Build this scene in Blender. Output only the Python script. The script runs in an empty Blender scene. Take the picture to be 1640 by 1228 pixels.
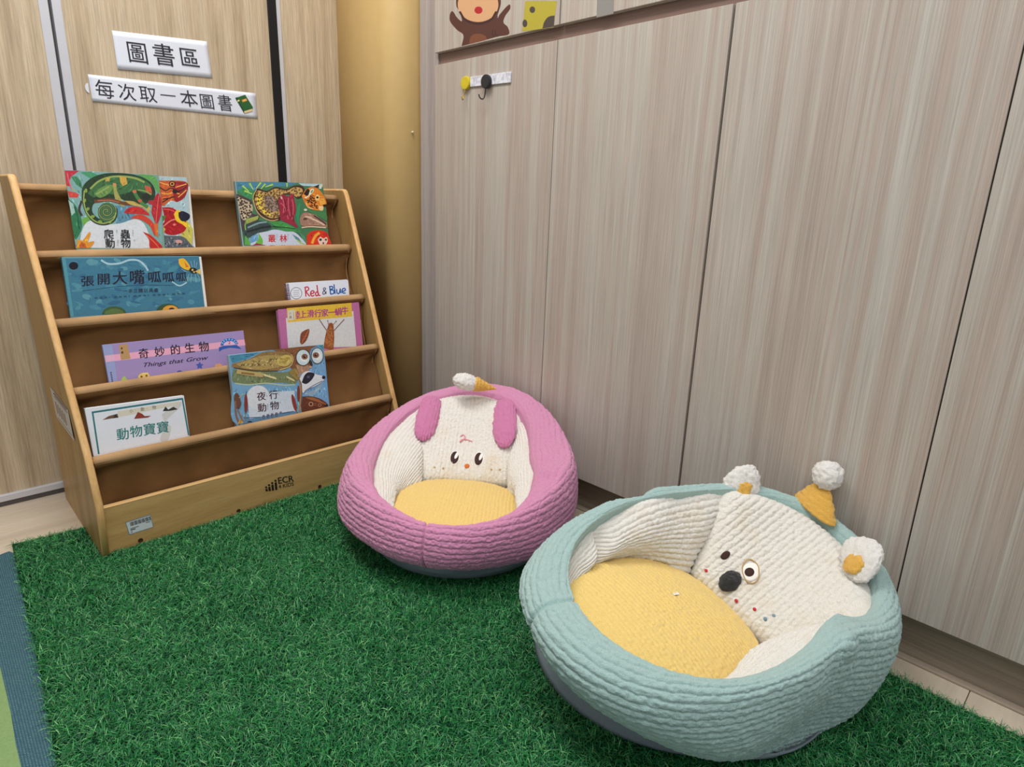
import bpy, bmesh, math, random
import numpy as np
from mathutils import Vector, Matrix

scene = bpy.context.scene
COL = scene.collection
rng = np.random.default_rng(7)
random.seed(7)

# ------------------------------------------------------------------ camera, world, lights, exposure
F_PX = 1001.04
YAW, PITCH, ROLL = 0.781995, 0.279459, 0.034279
CAM = np.array([-1.36814, -1.618591, 0.905823])
def cam_axes():
    cy, sy = math.cos(YAW), math.sin(YAW); cp, sp = math.cos(PITCH), math.sin(PITCH)
    fwd = np.array([sy*cp, cy*cp, -sp]); right = np.array([cy, -sy, 0.0]); up = np.cross(right, fwd)
    cr, sr = math.cos(ROLL), math.sin(ROLL)
    return cr*right+sr*up, -sr*right+cr*up, fwd
CR, CU, CF = cam_axes()
cam_data = bpy.data.cameras.new('camera')
cam_data.sensor_fit = 'HORIZONTAL'; cam_data.sensor_width = 36.0
cam_data.lens = 36.0*F_PX/1640.0
cam_data.clip_start = 0.02
cam = bpy.data.objects.new('camera', cam_data); COL.objects.link(cam)
M3 = Matrix((tuple(CR), tuple(CU), tuple(-CF))).transposed()
cam.matrix_world = Matrix.Translation(Vector(CAM)) @ M3.to_4x4()
scene.camera = cam

world = bpy.data.worlds.new('room_light'); scene.world = world; world.use_nodes = True
bg = world.node_tree.nodes['Background']
bg.inputs['Color'].default_value = (0.95, 0.97, 1.0, 1); bg.inputs['Strength'].default_value = 0.50

def ceiling_lamp(loc, sx, sy, power, col=(1.0, 0.97, 0.93)):
    l = bpy.data.lights.new('ceiling_lamp', 'AREA'); l.shape = 'RECTANGLE'; l.size = sx; l.size_y = sy
    l.energy = power; l.color = col
    o = bpy.data.objects.new('ceiling_lamp', l); COL.objects.link(o); o.location = loc
    return o
ceiling_lamp((-1.05, -0.25, 2.75), 0.6, 1.2, 38)
ceiling_lamp((-1.35, -1.95, 2.75), 0.6, 1.2, 28)

vs = scene.view_settings
vs.view_transform = 'Standard'; vs.look = 'None'; vs.gamma = 1.0; vs.use_curve_mapping = False
vs.exposure = 0.0
scene.cycles.max_bounces = 6

# ------------------------------------------------------------------ helpers
def ray(px, py):
    return CF + (px-820.0)/F_PX*CR - (py-614.0)/F_PX*CU
def hit(px, py, p0, n):          # point of a real plane that the photograph shows at this pixel
    d = ray(px, py); n = np.asarray(n, float)
    return CAM + d*(n @ (np.asarray(p0, float)-CAM))/(n @ d)
def lin(c):
    c = np.asarray(c, float)/255.0
    return np.where(c <= 0.04045, c/12.92, ((c+0.055)/1.055)**2.4)
def L4(r, g, b): return tuple(lin((r, g, b)))+(1.0,)

WL = {}                          # world position of every object's origin (nothing is rotated)
def thing(name, label, cat, loc, group=None):
    o = bpy.data.objects.new(name, None); COL.objects.link(o)
    o.location = loc; o.empty_display_size = 0.05
    o['label'] = label; o['category'] = cat
    if group: o['group'] = group
    WL[o] = np.array(loc, float); return o
def tag(o, label, cat, group=None):
    o['label'] = label; o['category'] = cat
    if group: o['group'] = group
    return o
def mesh_from(name, V, Fc, smooth=False):
    me = bpy.data.meshes.new(name)
    V = np.asarray(V, np.float32)
    if isinstance(Fc, np.ndarray):
        n, k = Fc.shape
        me.vertices.add(len(V)); me.vertices.foreach_set('co', V.ravel())
        me.loops.add(n*k); me.loops.foreach_set('vertex_index', Fc.astype(np.int32).ravel())
        me.polygons.add(n); me.polygons.foreach_set('loop_start', np.arange(0, n*k, k, dtype=np.int32))
        me.update(calc_edges=True)
    else:
        me.from_pydata([tuple(map(float, v)) for v in V], [], Fc); me.update()
    if smooth: me.polygons.foreach_set('use_smooth', np.ones(len(me.polygons), bool))
    return me
def obj(name, V, Fc, m, parent=None, smooth=False, origin=None, structure=False):
    V = np.asarray(V, float)
    if origin is None: origin = WL[parent] if parent is not None else np.zeros(3)
    origin = np.array(origin, float)
    me = mesh_from(name, V-origin, Fc, smooth)
    for mm in (m if isinstance(m, (list, tuple)) else [m]): me.materials.append(mm)
    o = bpy.data.objects.new(name, me); COL.objects.link(o)
    if parent is not None:
        o.parent = parent; o.location = origin-WL[parent]
    else: o.location = origin
    WL[o] = origin
    if structure: o['kind'] = 'structure'
    return o
def box_vf(x0, x1, y0, y1, z0, z1):
    V = [(x0,y0,z0),(x1,y0,z0),(x1,y1,z0),(x0,y1,z0),(x0,y0,z1),(x1,y0,z1),(x1,y1,z1),(x0,y1,z1)]
    return V, [(0,3,2,1),(4,5,6,7),(0,1,5,4),(1,2,6,5),(2,3,7,6),(3,0,4,7)]
def bevel_obj(o, w, seg=2):
    bm = bmesh.new(); bm.from_mesh(o.data)
    bmesh.ops.bevel(bm, geom=list(bm.edges), offset=w, segments=seg, profile=0.5, affect='EDGES', clamp_overlap=True)
    bm.to_mesh(o.data); bm.free(); o.data.polygons.foreach_set('use_smooth', np.zeros(len(o.data.polygons), bool)); o.data.update()
    return o
def box(name, x0, x1, y0, y1, z0, z1, m, parent=None, bevel=0.0, seg=2, **kw):
    V, Fc = box_vf(min(x0,x1), max(x0,x1), min(y0,y1), max(y0,y1), min(z0,z1), max(z0,z1))
    o = obj(name, V, Fc, m, parent, **kw)
    if bevel: bevel_obj(o, bevel, seg)
    return o
def grid_faces(nu, nv, wrap=False):      # rows nu, columns nv
    i = np.arange(nu-1)[:, None]; j = np.arange(nv if wrap else nv-1)[None, :]
    a = i*nv+j; b = i*nv+(j+1) % nv; c = (i+1)*nv+(j+1) % nv; d = (i+1)*nv+j
    return np.stack([a, b, c, d], -1).reshape(-1, 4)
def tube_vf(path, rad, n=12, caps=True):
    path = np.asarray(path, float); rad = np.broadcast_to(np.asarray(rad, float), (len(path),))
    T = np.gradient(path, axis=0); T /= np.linalg.norm(T, axis=1)[:, None]+1e-12
    a = np.array([0, 0, 1.0]) if abs(T[0, 2]) < 0.9 else np.array([1.0, 0, 0])
    V = []; N = np.cross(T[0], a); N /= np.linalg.norm(N)
    for p, t, r in zip(path, T, rad):
        N = N-t*(N@t); N /= np.linalg.norm(N); B = np.cross(t, N)
        for k in range(n):
            q = 2*math.pi*k/n; V.append(p+r*(math.cos(q)*N+math.sin(q)*B))
    Fc = [tuple(f) for f in grid_faces(len(path), n, True)]
    if caps: Fc += [tuple(range(n-1, -1, -1)), tuple((len(path)-1)*n+k for k in range(n))]
    return V, Fc
def smooth_path(P, n=8):
    P = np.asarray(P, float); Q = np.vstack([2*P[0]-P[1], P, 2*P[-1]-P[-2]]); out = []
    for i in range(1, len(Q)-2):
        for t in np.linspace(0, 1, n, endpoint=False):
            a, b, c, d = Q[i-1:i+3]
            out.append(0.5*(2*b+(c-a)*t+(2*a-5*b+4*c-d)*t*t+(3*b-a-3*c+d)*t**3))
    out.append(P[-1]); return np.array(out)
def hash3(i, j, k, s):
    h = (i.astype(np.int64)*374761393+j.astype(np.int64)*668265263+k.astype(np.int64)*2147483647+s*144269) & 0xffffffff
    h = ((h ^ (h >> 13))*1274126177) & 0xffffffff
    h = h ^ (h >> 16)
    return (h & 0xffff)/65535.0*2-1
def noise3(P, freq, s=0):
    Q = P*freq+100.0; I = np.floor(Q).astype(np.int64); Fq = Q-I; U = Fq*Fq*(3-2*Fq); r = 0
    for dx in (0, 1):
        for dy in (0, 1):
            for dz in (0, 1):
                w = (U[..., 0] if dx else 1-U[..., 0])*(U[..., 1] if dy else 1-U[..., 1])*(U[..., 2] if dz else 1-U[..., 2])
                r = r+w*hash3(I[..., 0]+dx, I[..., 1]+dy, I[..., 2]+dz, s)
    return r

# ------------------------------------------------------------------ materials
def new_mat(name, rough=0.5, spec=0.5):
    m = bpy.data.materials.new(name); m.use_nodes = True
    nt = m.node_tree; b = nt.nodes['Principled BSDF']
    b.inputs['Roughness'].default_value = rough
    b.inputs['Specular IOR Level'].default_value = spec
    return m, nt, b
def N(nt, typ, **kw):
    n = nt.nodes.new(typ)
    for k, v in kw.items():
        if k in n.inputs: n.inputs[k].default_value = v
        else: setattr(n, k, v)
    return n
def plain(name, col, rough=0.5, spec=0.4, metal=0.0, var=0.06, scale=40, bump=0.0):
    m, nt, b = new_mat(name, rough, spec); b.inputs['Metallic'].default_value = metal
    geo = N(nt, 'ShaderNodeNewGeometry'); no = N(nt, 'ShaderNodeTexNoise', Scale=scale, Detail=4.0)
    nt.links.new(geo.outputs['Position'], no.inputs['Vector'])
    c = lin(col); rp = N(nt, 'ShaderNodeValToRGB')
    rp.color_ramp.elements[0].color = tuple(np.clip(c*(1-var*2), 0, 1))+(1,)
    rp.color_ramp.elements[1].color = tuple(np.clip(c*(1+var*2), 0, 1))+(1,)
    nt.links.new(no.outputs['Fac'], rp.inputs['Fac']); nt.links.new(rp.outputs['Color'], b.inputs['Base Color'])
    if bump:
        bp = N(nt, 'ShaderNodeBump', Strength=bump, Distance=0.002)
        nt.links.new(no.outputs['Fac'], bp.inputs['Height']); nt.links.new(bp.outputs['Normal'], b.inputs['Normal'])
    return m
def wood(name, stops, streak, fine=260.0, stretch=0.025, axis='z', rough=0.45, fine_amt=0.35, obj_off=True, spec=0.4, warp=0.0):
    """laminate / timber: broad bands plus fine streaks along one axis"""
    m, nt, b = new_mat(name, rough, spec)
    geo = N(nt, 'ShaderNodeNewGeometry'); mp = N(nt, 'ShaderNodeMapping')
    sc = {'z': (1, 1, stretch), 'x': (stretch, 1, 1), 'y': (1, stretch, 1)}[axis]
    mp.inputs['Scale'].default_value = sc
    src = geo.outputs['Position']
    if obj_off:
        oi = N(nt, 'ShaderNodeObjectInfo'); ml = N(nt, 'ShaderNodeMath', operation='MULTIPLY'); ml.inputs[1].default_value = 37.0
        ad = N(nt, 'ShaderNodeVectorMath', operation='ADD')
        nt.links.new(oi.outputs['Random'], ml.inputs[0]); nt.links.new(geo.outputs['Position'], ad.inputs[0])
        nt.links.new(ml.outputs[0], ad.inputs[1]); src = ad.outputs[0]
    nt.links.new(src, mp.inputs['Vector'])
    n1 = N(nt, 'ShaderNodeTexNoise', Scale=streak, Detail=3.0, Roughness=0.6, Distortion=warp)
    n2 = N(nt, 'ShaderNodeTexNoise', Scale=fine, Detail=5.0, Roughness=0.7)
    nt.links.new(mp.outputs[0], n1.inputs['Vector']); nt.links.new(mp.outputs[0], n2.inputs['Vector'])
    rp = N(nt, 'ShaderNodeValToRGB'); els = rp.color_ramp.elements
    while len(els) < len(stops): els.new(0.5)
    for e, (p, c) in zip(els, stops): e.position = p; e.color = L4(*c)
    nt.links.new(n1.outputs['Fac'], rp.inputs['Fac'])
    mr = N(nt, 'ShaderNodeMapRange'); mr.inputs[1].default_value = 0.3; mr.inputs[2].default_value = 0.7
    mr.inputs[3].default_value = 1-fine_amt; mr.inputs[4].default_value = 1+fine_amt*0.6
    nt.links.new(n2.outputs['Fac'], mr.inputs[0])
    mx = N(nt, 'ShaderNodeMix', data_type='RGBA', blend_type='MULTIPLY'); mx.inputs[0].default_value = 1.0
    nt.links.new(rp.outputs['Color'], mx.inputs[6]); nt.links.new(mr.outputs[0], mx.inputs[7])
    nt.links.new(mx.outputs[2], b.inputs['Base Color'])
    bp = N(nt, 'ShaderNodeBump', Strength=0.06, Distance=0.001)
    nt.links.new(n2.outputs['Fac'], bp.inputs['Height']); nt.links.new(bp.outputs['Normal'], b.inputs['Normal'])
    return m
def plush(name, col, fuzz=560.0, strength=0.8, var=0.10, stain=None):
    m, nt, b = new_mat(name, 0.95, 0.12)
    b.inputs['Sheen Weight'].default_value = 0.25; b.inputs['Sheen Roughness'].default_value = 0.6
    geo = N(nt, 'ShaderNodeNewGeometry')
    no = N(nt, 'ShaderNodeTexNoise', Scale=fuzz, Detail=4.0, Roughness=0.65)
    big = N(nt, 'ShaderNodeTexNoise', Scale=14.0, Detail=3.0)
    nt.links.new(geo.outputs['Position'], no.inputs['Vector']); nt.links.new(geo.outputs['Position'], big.inputs['Vector'])
    c = lin(col); rp = N(nt, 'ShaderNodeValToRGB')
    rp.color_ramp.elements[0].position = 0.3; rp.color_ramp.elements[1].position = 0.7
    rp.color_ramp.elements[0].color = tuple(np.clip(c*(1-var*1.6), 0, 1))+(1,)
    rp.color_ramp.elements[1].color = tuple(np.clip(c*(1+var), 0, 1))+(1,)
    nt.links.new(no.outputs['Fac'], rp.inputs['Fac'])
    out = rp.outputs['Color']
    if stain:
        mx = N(nt, 'ShaderNodeMix', data_type='RGBA'); rr = N(nt, 'ShaderNodeMapRange')
        rr.inputs[1].default_value = 0.56; rr.inputs[2].default_value = 0.85
        nt.links.new(big.outputs['Fac'], rr.inputs[0]); nt.links.new(rr.outputs[0], mx.inputs[0])
        nt.links.new(out, mx.inputs[6]); mx.inputs[7].default_value = L4(*stain); out = mx.outputs[2]
    nt.links.new(out, b.inputs['Base Color'])
    bp = N(nt, 'ShaderNodeBump', Strength=strength, Distance=0.003)
    nt.links.new(no.outputs['Fac'], bp.inputs['Height']); nt.links.new(bp.outputs['Normal'], b.inputs['Normal'])
    return m
def print_mat(name, rough=0.35, grain=0.09, scale=160.0):
    m, nt, b = new_mat(name, rough, 0.45)
    at = N(nt, 'ShaderNodeAttribute', attribute_name='Col')
    geo = N(nt, 'ShaderNodeNewGeometry'); no = N(nt, 'ShaderNodeTexNoise', Scale=scale, Detail=4.0, Roughness=0.7)
    nt.links.new(geo.outputs['Position'], no.inputs['Vector'])
    mr = N(nt, 'ShaderNodeMapRange'); mr.inputs[1].default_value = 0.3; mr.inputs[2].default_value = 0.7
    mr.inputs[3].default_value = 1-grain; mr.inputs[4].default_value = 1+grain
    nt.links.new(no.outputs['Fac'], mr.inputs[0])
    mx = N(nt, 'ShaderNodeMix', data_type='RGBA', blend_type='MULTIPLY'); mx.inputs[0].default_value = 1.0
    nt.links.new(at.outputs['Color'], mx.inputs[6]); nt.links.new(mr.outputs[0], mx.inputs[7])
    nt.links.new(mx.outputs[2], b.inputs['Base Color']); return m

M = {}
M['oak'] = wood('oak_laminate', [(0.25,(176,156,130)),(0.45,(196,176,148)),(0.6,(206,188,162)),(0.8,(186,166,138))], 26, fine=300, stretch=0.03, fine_amt=0.30)
M['greige'] = wood('greige_laminate', [(0.28,(168,155,146)),(0.40,(182,170,160)),(0.50,(187,181,172)),(0.58,(178,163,153)),(0.70,(188,184,176)),(0.8,(174,162,155))], 11, fine=330, stretch=0.012, fine_amt=0.24, rough=0.4)
M['filler'] = wood('filler_laminate', [(0.3,(158,148,148)),(0.7,(184,176,172))], 30, fine=420, stretch=0.012, fine_amt=0.3)
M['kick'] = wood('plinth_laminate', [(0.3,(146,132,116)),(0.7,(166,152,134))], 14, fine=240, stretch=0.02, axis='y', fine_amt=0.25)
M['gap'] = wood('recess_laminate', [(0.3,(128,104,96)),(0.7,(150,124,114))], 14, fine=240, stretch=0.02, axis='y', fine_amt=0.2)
M['dark'] = plain('dark_gap', (22, 18, 20), 0.9, 0.1)
M['alu'] = plain('aluminium', (206, 207, 214), 0.35, 0.5, 0.2, 0.03, 30)
M['aludark'] = plain('dark_aluminium', (96, 92, 94), 0.4, 0.5, 0.5, 0.05, 30)
M['black'] = plain('black_rubber', (24, 24, 27), 0.5, 0.3)
M['ochre'] = plain('ochre_padding', (200, 170, 114), 0.55, 0.3, 0.0, 0.03, 25, 0.05)
M['ply'] = wood('birch_ply', [(0.25,(168,128,74)),(0.5,(196,160,104)),(0.75,(206,174,120))], 9, fine=140, stretch=0.10, axis='x', fine_amt=0.12, warp=1.4)
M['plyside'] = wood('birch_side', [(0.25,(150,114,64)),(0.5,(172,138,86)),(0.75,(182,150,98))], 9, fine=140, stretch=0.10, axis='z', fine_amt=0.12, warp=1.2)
M['edge'] = wood('birch_edge', [(0.3,(214,165,102)),(0.7,(232,190,132))], 30, fine=120, stretch=0.06, axis='z', fine_amt=0.12)
M['edgex'] = wood('birch_board_edge', [(0.3,(222,176,112)),(0.7,(240,202,146))], 30, fine=120, stretch=0.06, axis='x', fine_amt=0.12)
def canvas(name, col):
    m, nt, b = new_mat(name, 0.85, 0.2)
    geo = N(nt, 'ShaderNodeNewGeometry'); no = N(nt, 'ShaderNodeTexNoise', Scale=14.0, Detail=4.0); fi = N(nt, 'ShaderNodeTexNoise', Scale=900.0, Detail=2.0)
    for q in (no, fi): nt.links.new(geo.outputs['Position'], q.inputs['Vector'])
    c = lin(col); rp = N(nt, 'ShaderNodeValToRGB')
    rp.color_ramp.elements[0].position = 0.3; rp.color_ramp.elements[1].position = 0.75
    rp.color_ramp.elements[0].color = tuple(c*0.82)+(1,); rp.color_ramp.elements[1].color = tuple(np.clip(c*1.15, 0, 1))+(1,)
    nt.links.new(no.outputs['Fac'], rp.inputs['Fac']); nt.links.new(rp.outputs['Color'], b.inputs['Base Color'])
    bp = N(nt, 'ShaderNodeBump', Strength=0.25, Distance=0.0006)
    nt.links.new(fi.outputs['Fac'], bp.inputs['Height']); nt.links.new(bp.outputs['Normal'], b.inputs['Normal'])
    return m
M['canvas'] = canvas('brown_canvas', (122, 86, 50))
M['sleeve'] = canvas('sleeve_canvas', (178, 142, 102))
M['print'] = print_mat('printed_cover')
M['flatprint'] = print_mat('printed_paper', 0.6, 0.02)
M['pages'] = plain('paper_pages', (235, 233, 228), 0.7, 0.2)
M['paper'] = plain('white_paper', (224, 229, 242), 0.65, 0.25, 0, 0.01)
M['floor'] = wood('floor_vinyl', [(0.3,(190,175,155)),(0.7,(212,199,180))], 8, fine=90, stretch=0.08, axis='x', fine_amt=0.08)
M['grout'] = plain('floor_joint', (110, 98, 88), 0.8)
M['skirt'] = plain('skirting_seam', (158, 144, 128), 0.7)
M['pink'] = plush('pink_chenille', (224, 150, 190))
M['pinkear'] = plush('pink_ear_chenille', (218, 132, 178))
M['teal'] = plush('teal_chenille', (172, 203, 200))
M['cream'] = plush('cream_chenille', (246, 242, 234), stain=(236, 222, 200))
M['white'] = plush('white_chenille', (244, 242, 238))
M['yellow'] = plush('yellow_chenille', (250, 214, 128), 650, 0.6)
M['mustard'] = plush('mustard_chenille', (238, 186, 84))
M['basegrey'] = plain('grey_base_fabric', (126, 138, 146), 0.9, 0.15, 0, 0.05, 300, 0.2)
M['thread_dark'] = plain('dark_embroidery', (62, 38, 34), 0.7, 0.3, 0, 0.08, 900, 0.4)
M['thread_white'] = plain('white_embroidery', (246, 244, 240), 0.7, 0.3, 0, 0.03, 900, 0.3)
M['thread_pink'] = plain('pink_embroidery', (226, 150, 160), 0.7, 0.3)
M['thread_orange'] = plain('orange_embroidery', (214, 112, 48), 0.7, 0.3)
M['thread_red'] = plain('red_embroidery', (196, 50, 56), 0.7, 0.3)
M['thread_blue'] = plain('blue_embroidery', (120, 150, 168), 0.7, 0.3)
M['thread_tan'] = plain('tan_embroidery', (190, 160, 112), 0.7, 0.3)
M['nose'] = plush('black_plush', (42, 42, 44), 900, 0.8, 0.3)
# ------------------------------------------------------------------ the room
YA = 0.6107                                  # back wall plane
# floor of vinyl planks: base plus single planks where the photograph shows them
floor = box('floor', -3.2, 0.75, -3.2, 0.75, -0.08, -0.003, M['grout'], structure=True)
def plank(x0, x1, y0, y1):
    o = box('plank', x0+0.0008, x1-0.0008, y0+0.0008, y1-0.0008, -0.004, 0.0, M['floor'], floor)
    bevel_obj(o, 0.0006, 1)
PW = 0.16
for r in range(-17, 5):
    y0 = 0.55-0.03+(r-1)*PW+0.02
    if y0 > YA: continue
    xs = -2.6+0.31*((r*7) % 3)
    x = xs
    while x < 0.06:
        x1 = min(x+0.62, 0.06)
        yc = y0+PW/2
        if x1 > -1.75 and not (x > -1.2 and x1 < -0.16 and yc < 0.2): plank(x, x1, y0, min(y0+PW, YA+0.01))
        x = x1
wall = box('wall_back', -3.2, 0.75, YA+0.045, YA+0.16, 0, 2.7, M['greige'], structure=True)
box('wall_right', 0.62, 0.75, -3.2, YA+0.045, 0, 2.7, M['greige'], structure=True)

# sliding panels of the back wall
def sliding(name, x0, x1, left_edge, right_edge):
    d = box(name, x0, x1, YA, YA+0.03, 0.036, 2.6, M['oak'], structure=True)
    for (a, b, mm, prot) in left_edge+right_edge:
        box('edge_profile', a, b, YA-prot, YA+0.03, 0.036, 2.6, mm, d, bevel=0.001)
    return d
sliding('door_1', -2.3, -0.974, [], [(-0.974, -0.952, M['alu'], 0.004)])
sliding('door_2', -0.925, -0.345, [(-0.944, -0.922, M['alu'], 0.004)], [(-0.345, -0.316, M['black'], 0.005)])
sliding('door_3', -0.303, -0.093, [(-0.315, -0.301, M['alu'], 0.003)], [])
box('trim_1', -2.3, -0.093, YA-0.012, YA+0.03, 0.016, 0.036, M['alu'], structure=True, bevel=0.002)
box('trim_2', -2.3, -0.093, YA-0.006, YA+0.03, 0.0, 0.016, M['aludark'], structure=True, bevel=0.001)

# padded ochre corner column with a rounded nose
def column():
    a, y0 = 0.093, 0.262
    pts = [(-a, YA+0.03)]
    ry = 0.075
    for t in np.linspace(0, math.pi/2, 12):
        pts.append((-a*math.cos(t), y0+ry*(1-math.sin(t))))
    pts += [(0.03, y0), (0.03, YA+0.03)]
    n = len(pts); zs = (0.0, 2.6)
    V = [(x, y, z) for z in zs for x, y in pts]
    Fc = [(i, (i+1) % n, n+(i+1) % n, n+i) for i in range(n)]+[tuple(range(n))[::-1], tuple(range(n, 2*n))]
    o = obj('trim_3', V, Fc, M['ochre'], structure=True)
    for p in o.data.polygons: p.use_smooth = len(p.vertices) == 4 and abs(p.normal.z) < 0.1 and p.index < 14
    return o
col_obj = column()
tag(col_obj, 'ochre padded corner column with rounded edge', 'column'); del col_obj['category']

# built-in cupboards along the right-hand wall (front plane x = 0)
S1, S2, S3 = -0.369, -0.8696, -1.3872
ZB, ZT = 0.119, 1.3287
D1 = -1.905
def cupboard(name, label, y0, y1, z0, z1, splits, gaps):
    t = thing(name, label, 'cupboard', (0.3, (y0+y1)/2, z0 if z0 > 0.2 else 0.0))
    box('carcass', 0.019, 0.6, y1, y0, z0+0.002, z1-0.002, M['dark'], t)
    doors = []
    ed = [y0]+splits+[y1]
    for a, b, (ga, gb) in zip(ed[:-1], ed[1:], gaps):
        doors.append(box('cupboard_door', 0.0, 0.018, b+gb, a-ga, z0, z1, M['greige'], t, bevel=0.0008, seg=1))
    return t, doors
low1, dl1 = cupboard('base_cupboard', 'tall greige lower cupboard with two doors beside ochre column, hooks on its door', 0.162, S2+0.001, ZB, ZT, [S1], [(0.0, 0.0012), (0.0012, 0.0022)])
low2, dl2 = cupboard('base_cupboard', 'tall greige lower cupboard with two doors at right behind the teal chair', S2-0.001, D1, ZB, ZT, [S3], [(0.0022, 0.0014), (0.0014, 0.0015)])
up1, du1 = cupboard('wall_cupboard', 'greige upper cupboard with brown monkey and giraffe stickers on its door', 0.162, -0.372, 1.365, 2.3, [], [(0.0, 0.001)])
up2, du2 = cupboard('wall_cupboard', 'greige upper cupboard right of the one with the monkey sticker', -0.374, D1, 1.365, 2.3, [-0.8696, -1.387], [(0.001, 0.001)]*3)
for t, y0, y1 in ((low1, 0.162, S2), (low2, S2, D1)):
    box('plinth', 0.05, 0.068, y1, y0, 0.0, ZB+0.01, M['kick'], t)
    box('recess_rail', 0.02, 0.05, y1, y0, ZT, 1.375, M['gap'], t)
box('recess_divider', 0.032, 0.05, -0.386, -0.381, ZT, 1.366, M['greige'], low1)
# filler strip between the column and the cupboards
box('trim_4', 0.014, 0.04, 0.1645, 0.268, 0.0, 2.3, M['filler'], structure=True, bevel=0.001)
# skirting seam on the floor by the plinth
box('trim_5', 0.03, 0.0495, D1, 0.16, 0.0, 0.006, M['skirt'], structure=True, bevel=0.002)
# ------------------------------------------------------------------ flat print: shapes traced onto the real plane of a cover or a sheet
class Art:
    def __init__(s, name, parent, p0, n, fx=0.0, fy=0.0, sc=1.0, m=None, step=1.0e-5, base=1e-4):
        s.name, s.parent, s.p0 = name, parent, np.asarray(p0, float)
        s.n = np.asarray(n, float)/np.linalg.norm(n); s.fx, s.fy, s.sc = fx, fy, sc
        s.V, s.F, s.C = [], [], []; s.k = 0; s.m = m or M['print']; s.step, s.base = step, base
        s.paint = 0.0; s.rg = random.Random(len(name)+int(sc*10))
    def frame(s, fx, fy, sc): s.fx, s.fy, s.sc = fx, fy, sc
    def w(s, q):
        q = np.asarray(q, float)
        p = hit(s.fx+q[0]/s.sc, s.fy+q[1]/s.sc, s.p0, s.n)
        return p+s.n*(s.base+s.k*s.step)
    def face(s, pts, col):
        if len(pts) < 3: return
        i = len(s.V); s.V += [s.w(p) for p in pts]; s.F.append(tuple(range(i, i+len(pts)))); s.C.append(lin(col))
    def poly(s, pts, col, smooth=False):
        P = smooth_path(list(pts)+[pts[0]], 6)[:-1] if smooth else pts
        s.face(P, col); s.k += 1
        if s.paint and min(col) < 185: s.brush([tuple(p) for p in P], col)
    def brush(s, poly, col):
        """visible brush strokes of nearby tints inside a painted area"""
        rg = s.rg; xs = [p[0] for p in poly]; ys = [p[1] for p in poly]
        ar = 0.5*abs(sum(a[0]*b[1]-b[0]*a[1] for a, b in zip(poly, poly[1:]+poly[:1])))
        def ins(x, y):
            r = False
            for (x1, y1), (x2, y2) in zip(poly, poly[1:]+poly[:1]):
                if (y1 > y) != (y2 > y) and x < (x2-x1)*(y-y1)/(y2-y1)+x1: r = not r
            return r
        n = int(min(130, ar/900.0*s.paint)); a0 = rg.uniform(0, math.pi)
        for _ in range(n):
            x, y = rg.uniform(min(xs), max(xs)), rg.uniform(min(ys), max(ys)); a = a0+0.5*math.sin(x*0.012)+rg.uniform(-0.3, 0.3)
            L, w = rg.uniform(14, 40), rg.uniform(3, 8); dx, dy = L*math.cos(a), L*math.sin(a); nx, ny = -w*math.sin(a), w*math.cos(a)
            P = [(x-dx, y-dy), (x+nx, y+ny), (x+dx, y+dy), (x-nx, y-ny)]
            if not all(ins(*p) for p in P): continue
            f = rg.choice((0.66, 0.8, 1.14, 1.3)); c = [min(255, v*f+(8 if f > 1 else 0)) for v in col]
            s.face(P, c)
        s.k += 1
    def ell(s, cx, cy, rx, ry, col, rot=0, n=22, a0=0, a1=360, dk=1):
        r = math.radians(rot); P = []
        full = a1-a0 >= 360
        for t in np.linspace(math.radians(a0), math.radians(a1), n, endpoint=not full):
            x, y = rx*math.cos(t), ry*math.sin(t)
            P.append((cx+x*math.cos(r)-y*math.sin(r), cy+x*math.sin(r)+y*math.cos(r)))
        s.face(P, col); s.k += dk
    def line(s, pts, wd, col, smooth=True, taper=False):
        P = smooth_path(pts, 6) if smooth and len(pts) > 2 else np.asarray(pts, float)
        T = np.gradient(P, axis=0); T /= np.linalg.norm(T, axis=1)[:, None]+1e-9; Nn = np.stack([-T[:, 1], T[:, 0]], 1)
        ww = np.full(len(P), wd/2.0)
        if taper: ww = ww*np.linspace(1, 0.08, len(P))
        A = P+Nn*ww[:, None]; B = P-Nn*ww[:, None]
        i = len(s.V); s.V += [s.w(p) for p in A]+[s.w(p) for p in B]; n = len(P)
        for j in range(n-1): s.F.append((i+j, i+j+1, i+n+j+1, i+n+j)); s.C.append(lin(col))
        s.k += 1
    def dots(s, poly, n, r0, r1, col, seed=1, inner=None, squash=1.0):
        rg = random.Random(seed); xs = [p[0] for p in poly]; ys = [p[1] for p in poly]; c = 0; tries = 0; placed = []
        while c < n and tries < n*60:
            tries += 1
            x, y = rg.uniform(min(xs), max(xs)), rg.uniform(min(ys), max(ys)); ins = False
            for (x1, y1), (x2, y2) in zip(poly, poly[1:]+poly[:1]):
                if (y1 > y) != (y2 > y) and x < (x2-x1)*(y-y1)/(y2-y1)+x1: ins = not ins
            r = rg.uniform(r0, r1)
            if not ins or any((x-a)**2+(y-b)**2 < (0.8*(r+q))**2 for a, b, q in placed): continue
            placed.append((x, y, r)); c += 1
        for x, y, r in placed:
            P = [(x+r*rg.uniform(0.8, 1.15)*math.cos(t), y+squash*r*rg.uniform(0.8, 1.15)*math.sin(t)) for t in np.linspace(0, 2*math.pi, 8, endpoint=False)]
            s.face(P, col)
        s.k += 1
        if inner:
            for x, y, r in placed:
                s.face([(x+0.5*r*math.cos(t), y+squash*0.5*r*math.sin(t)) for t in np.linspace(0, 2*math.pi, 7, endpoint=False)], inner)
            s.k += 1
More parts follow.
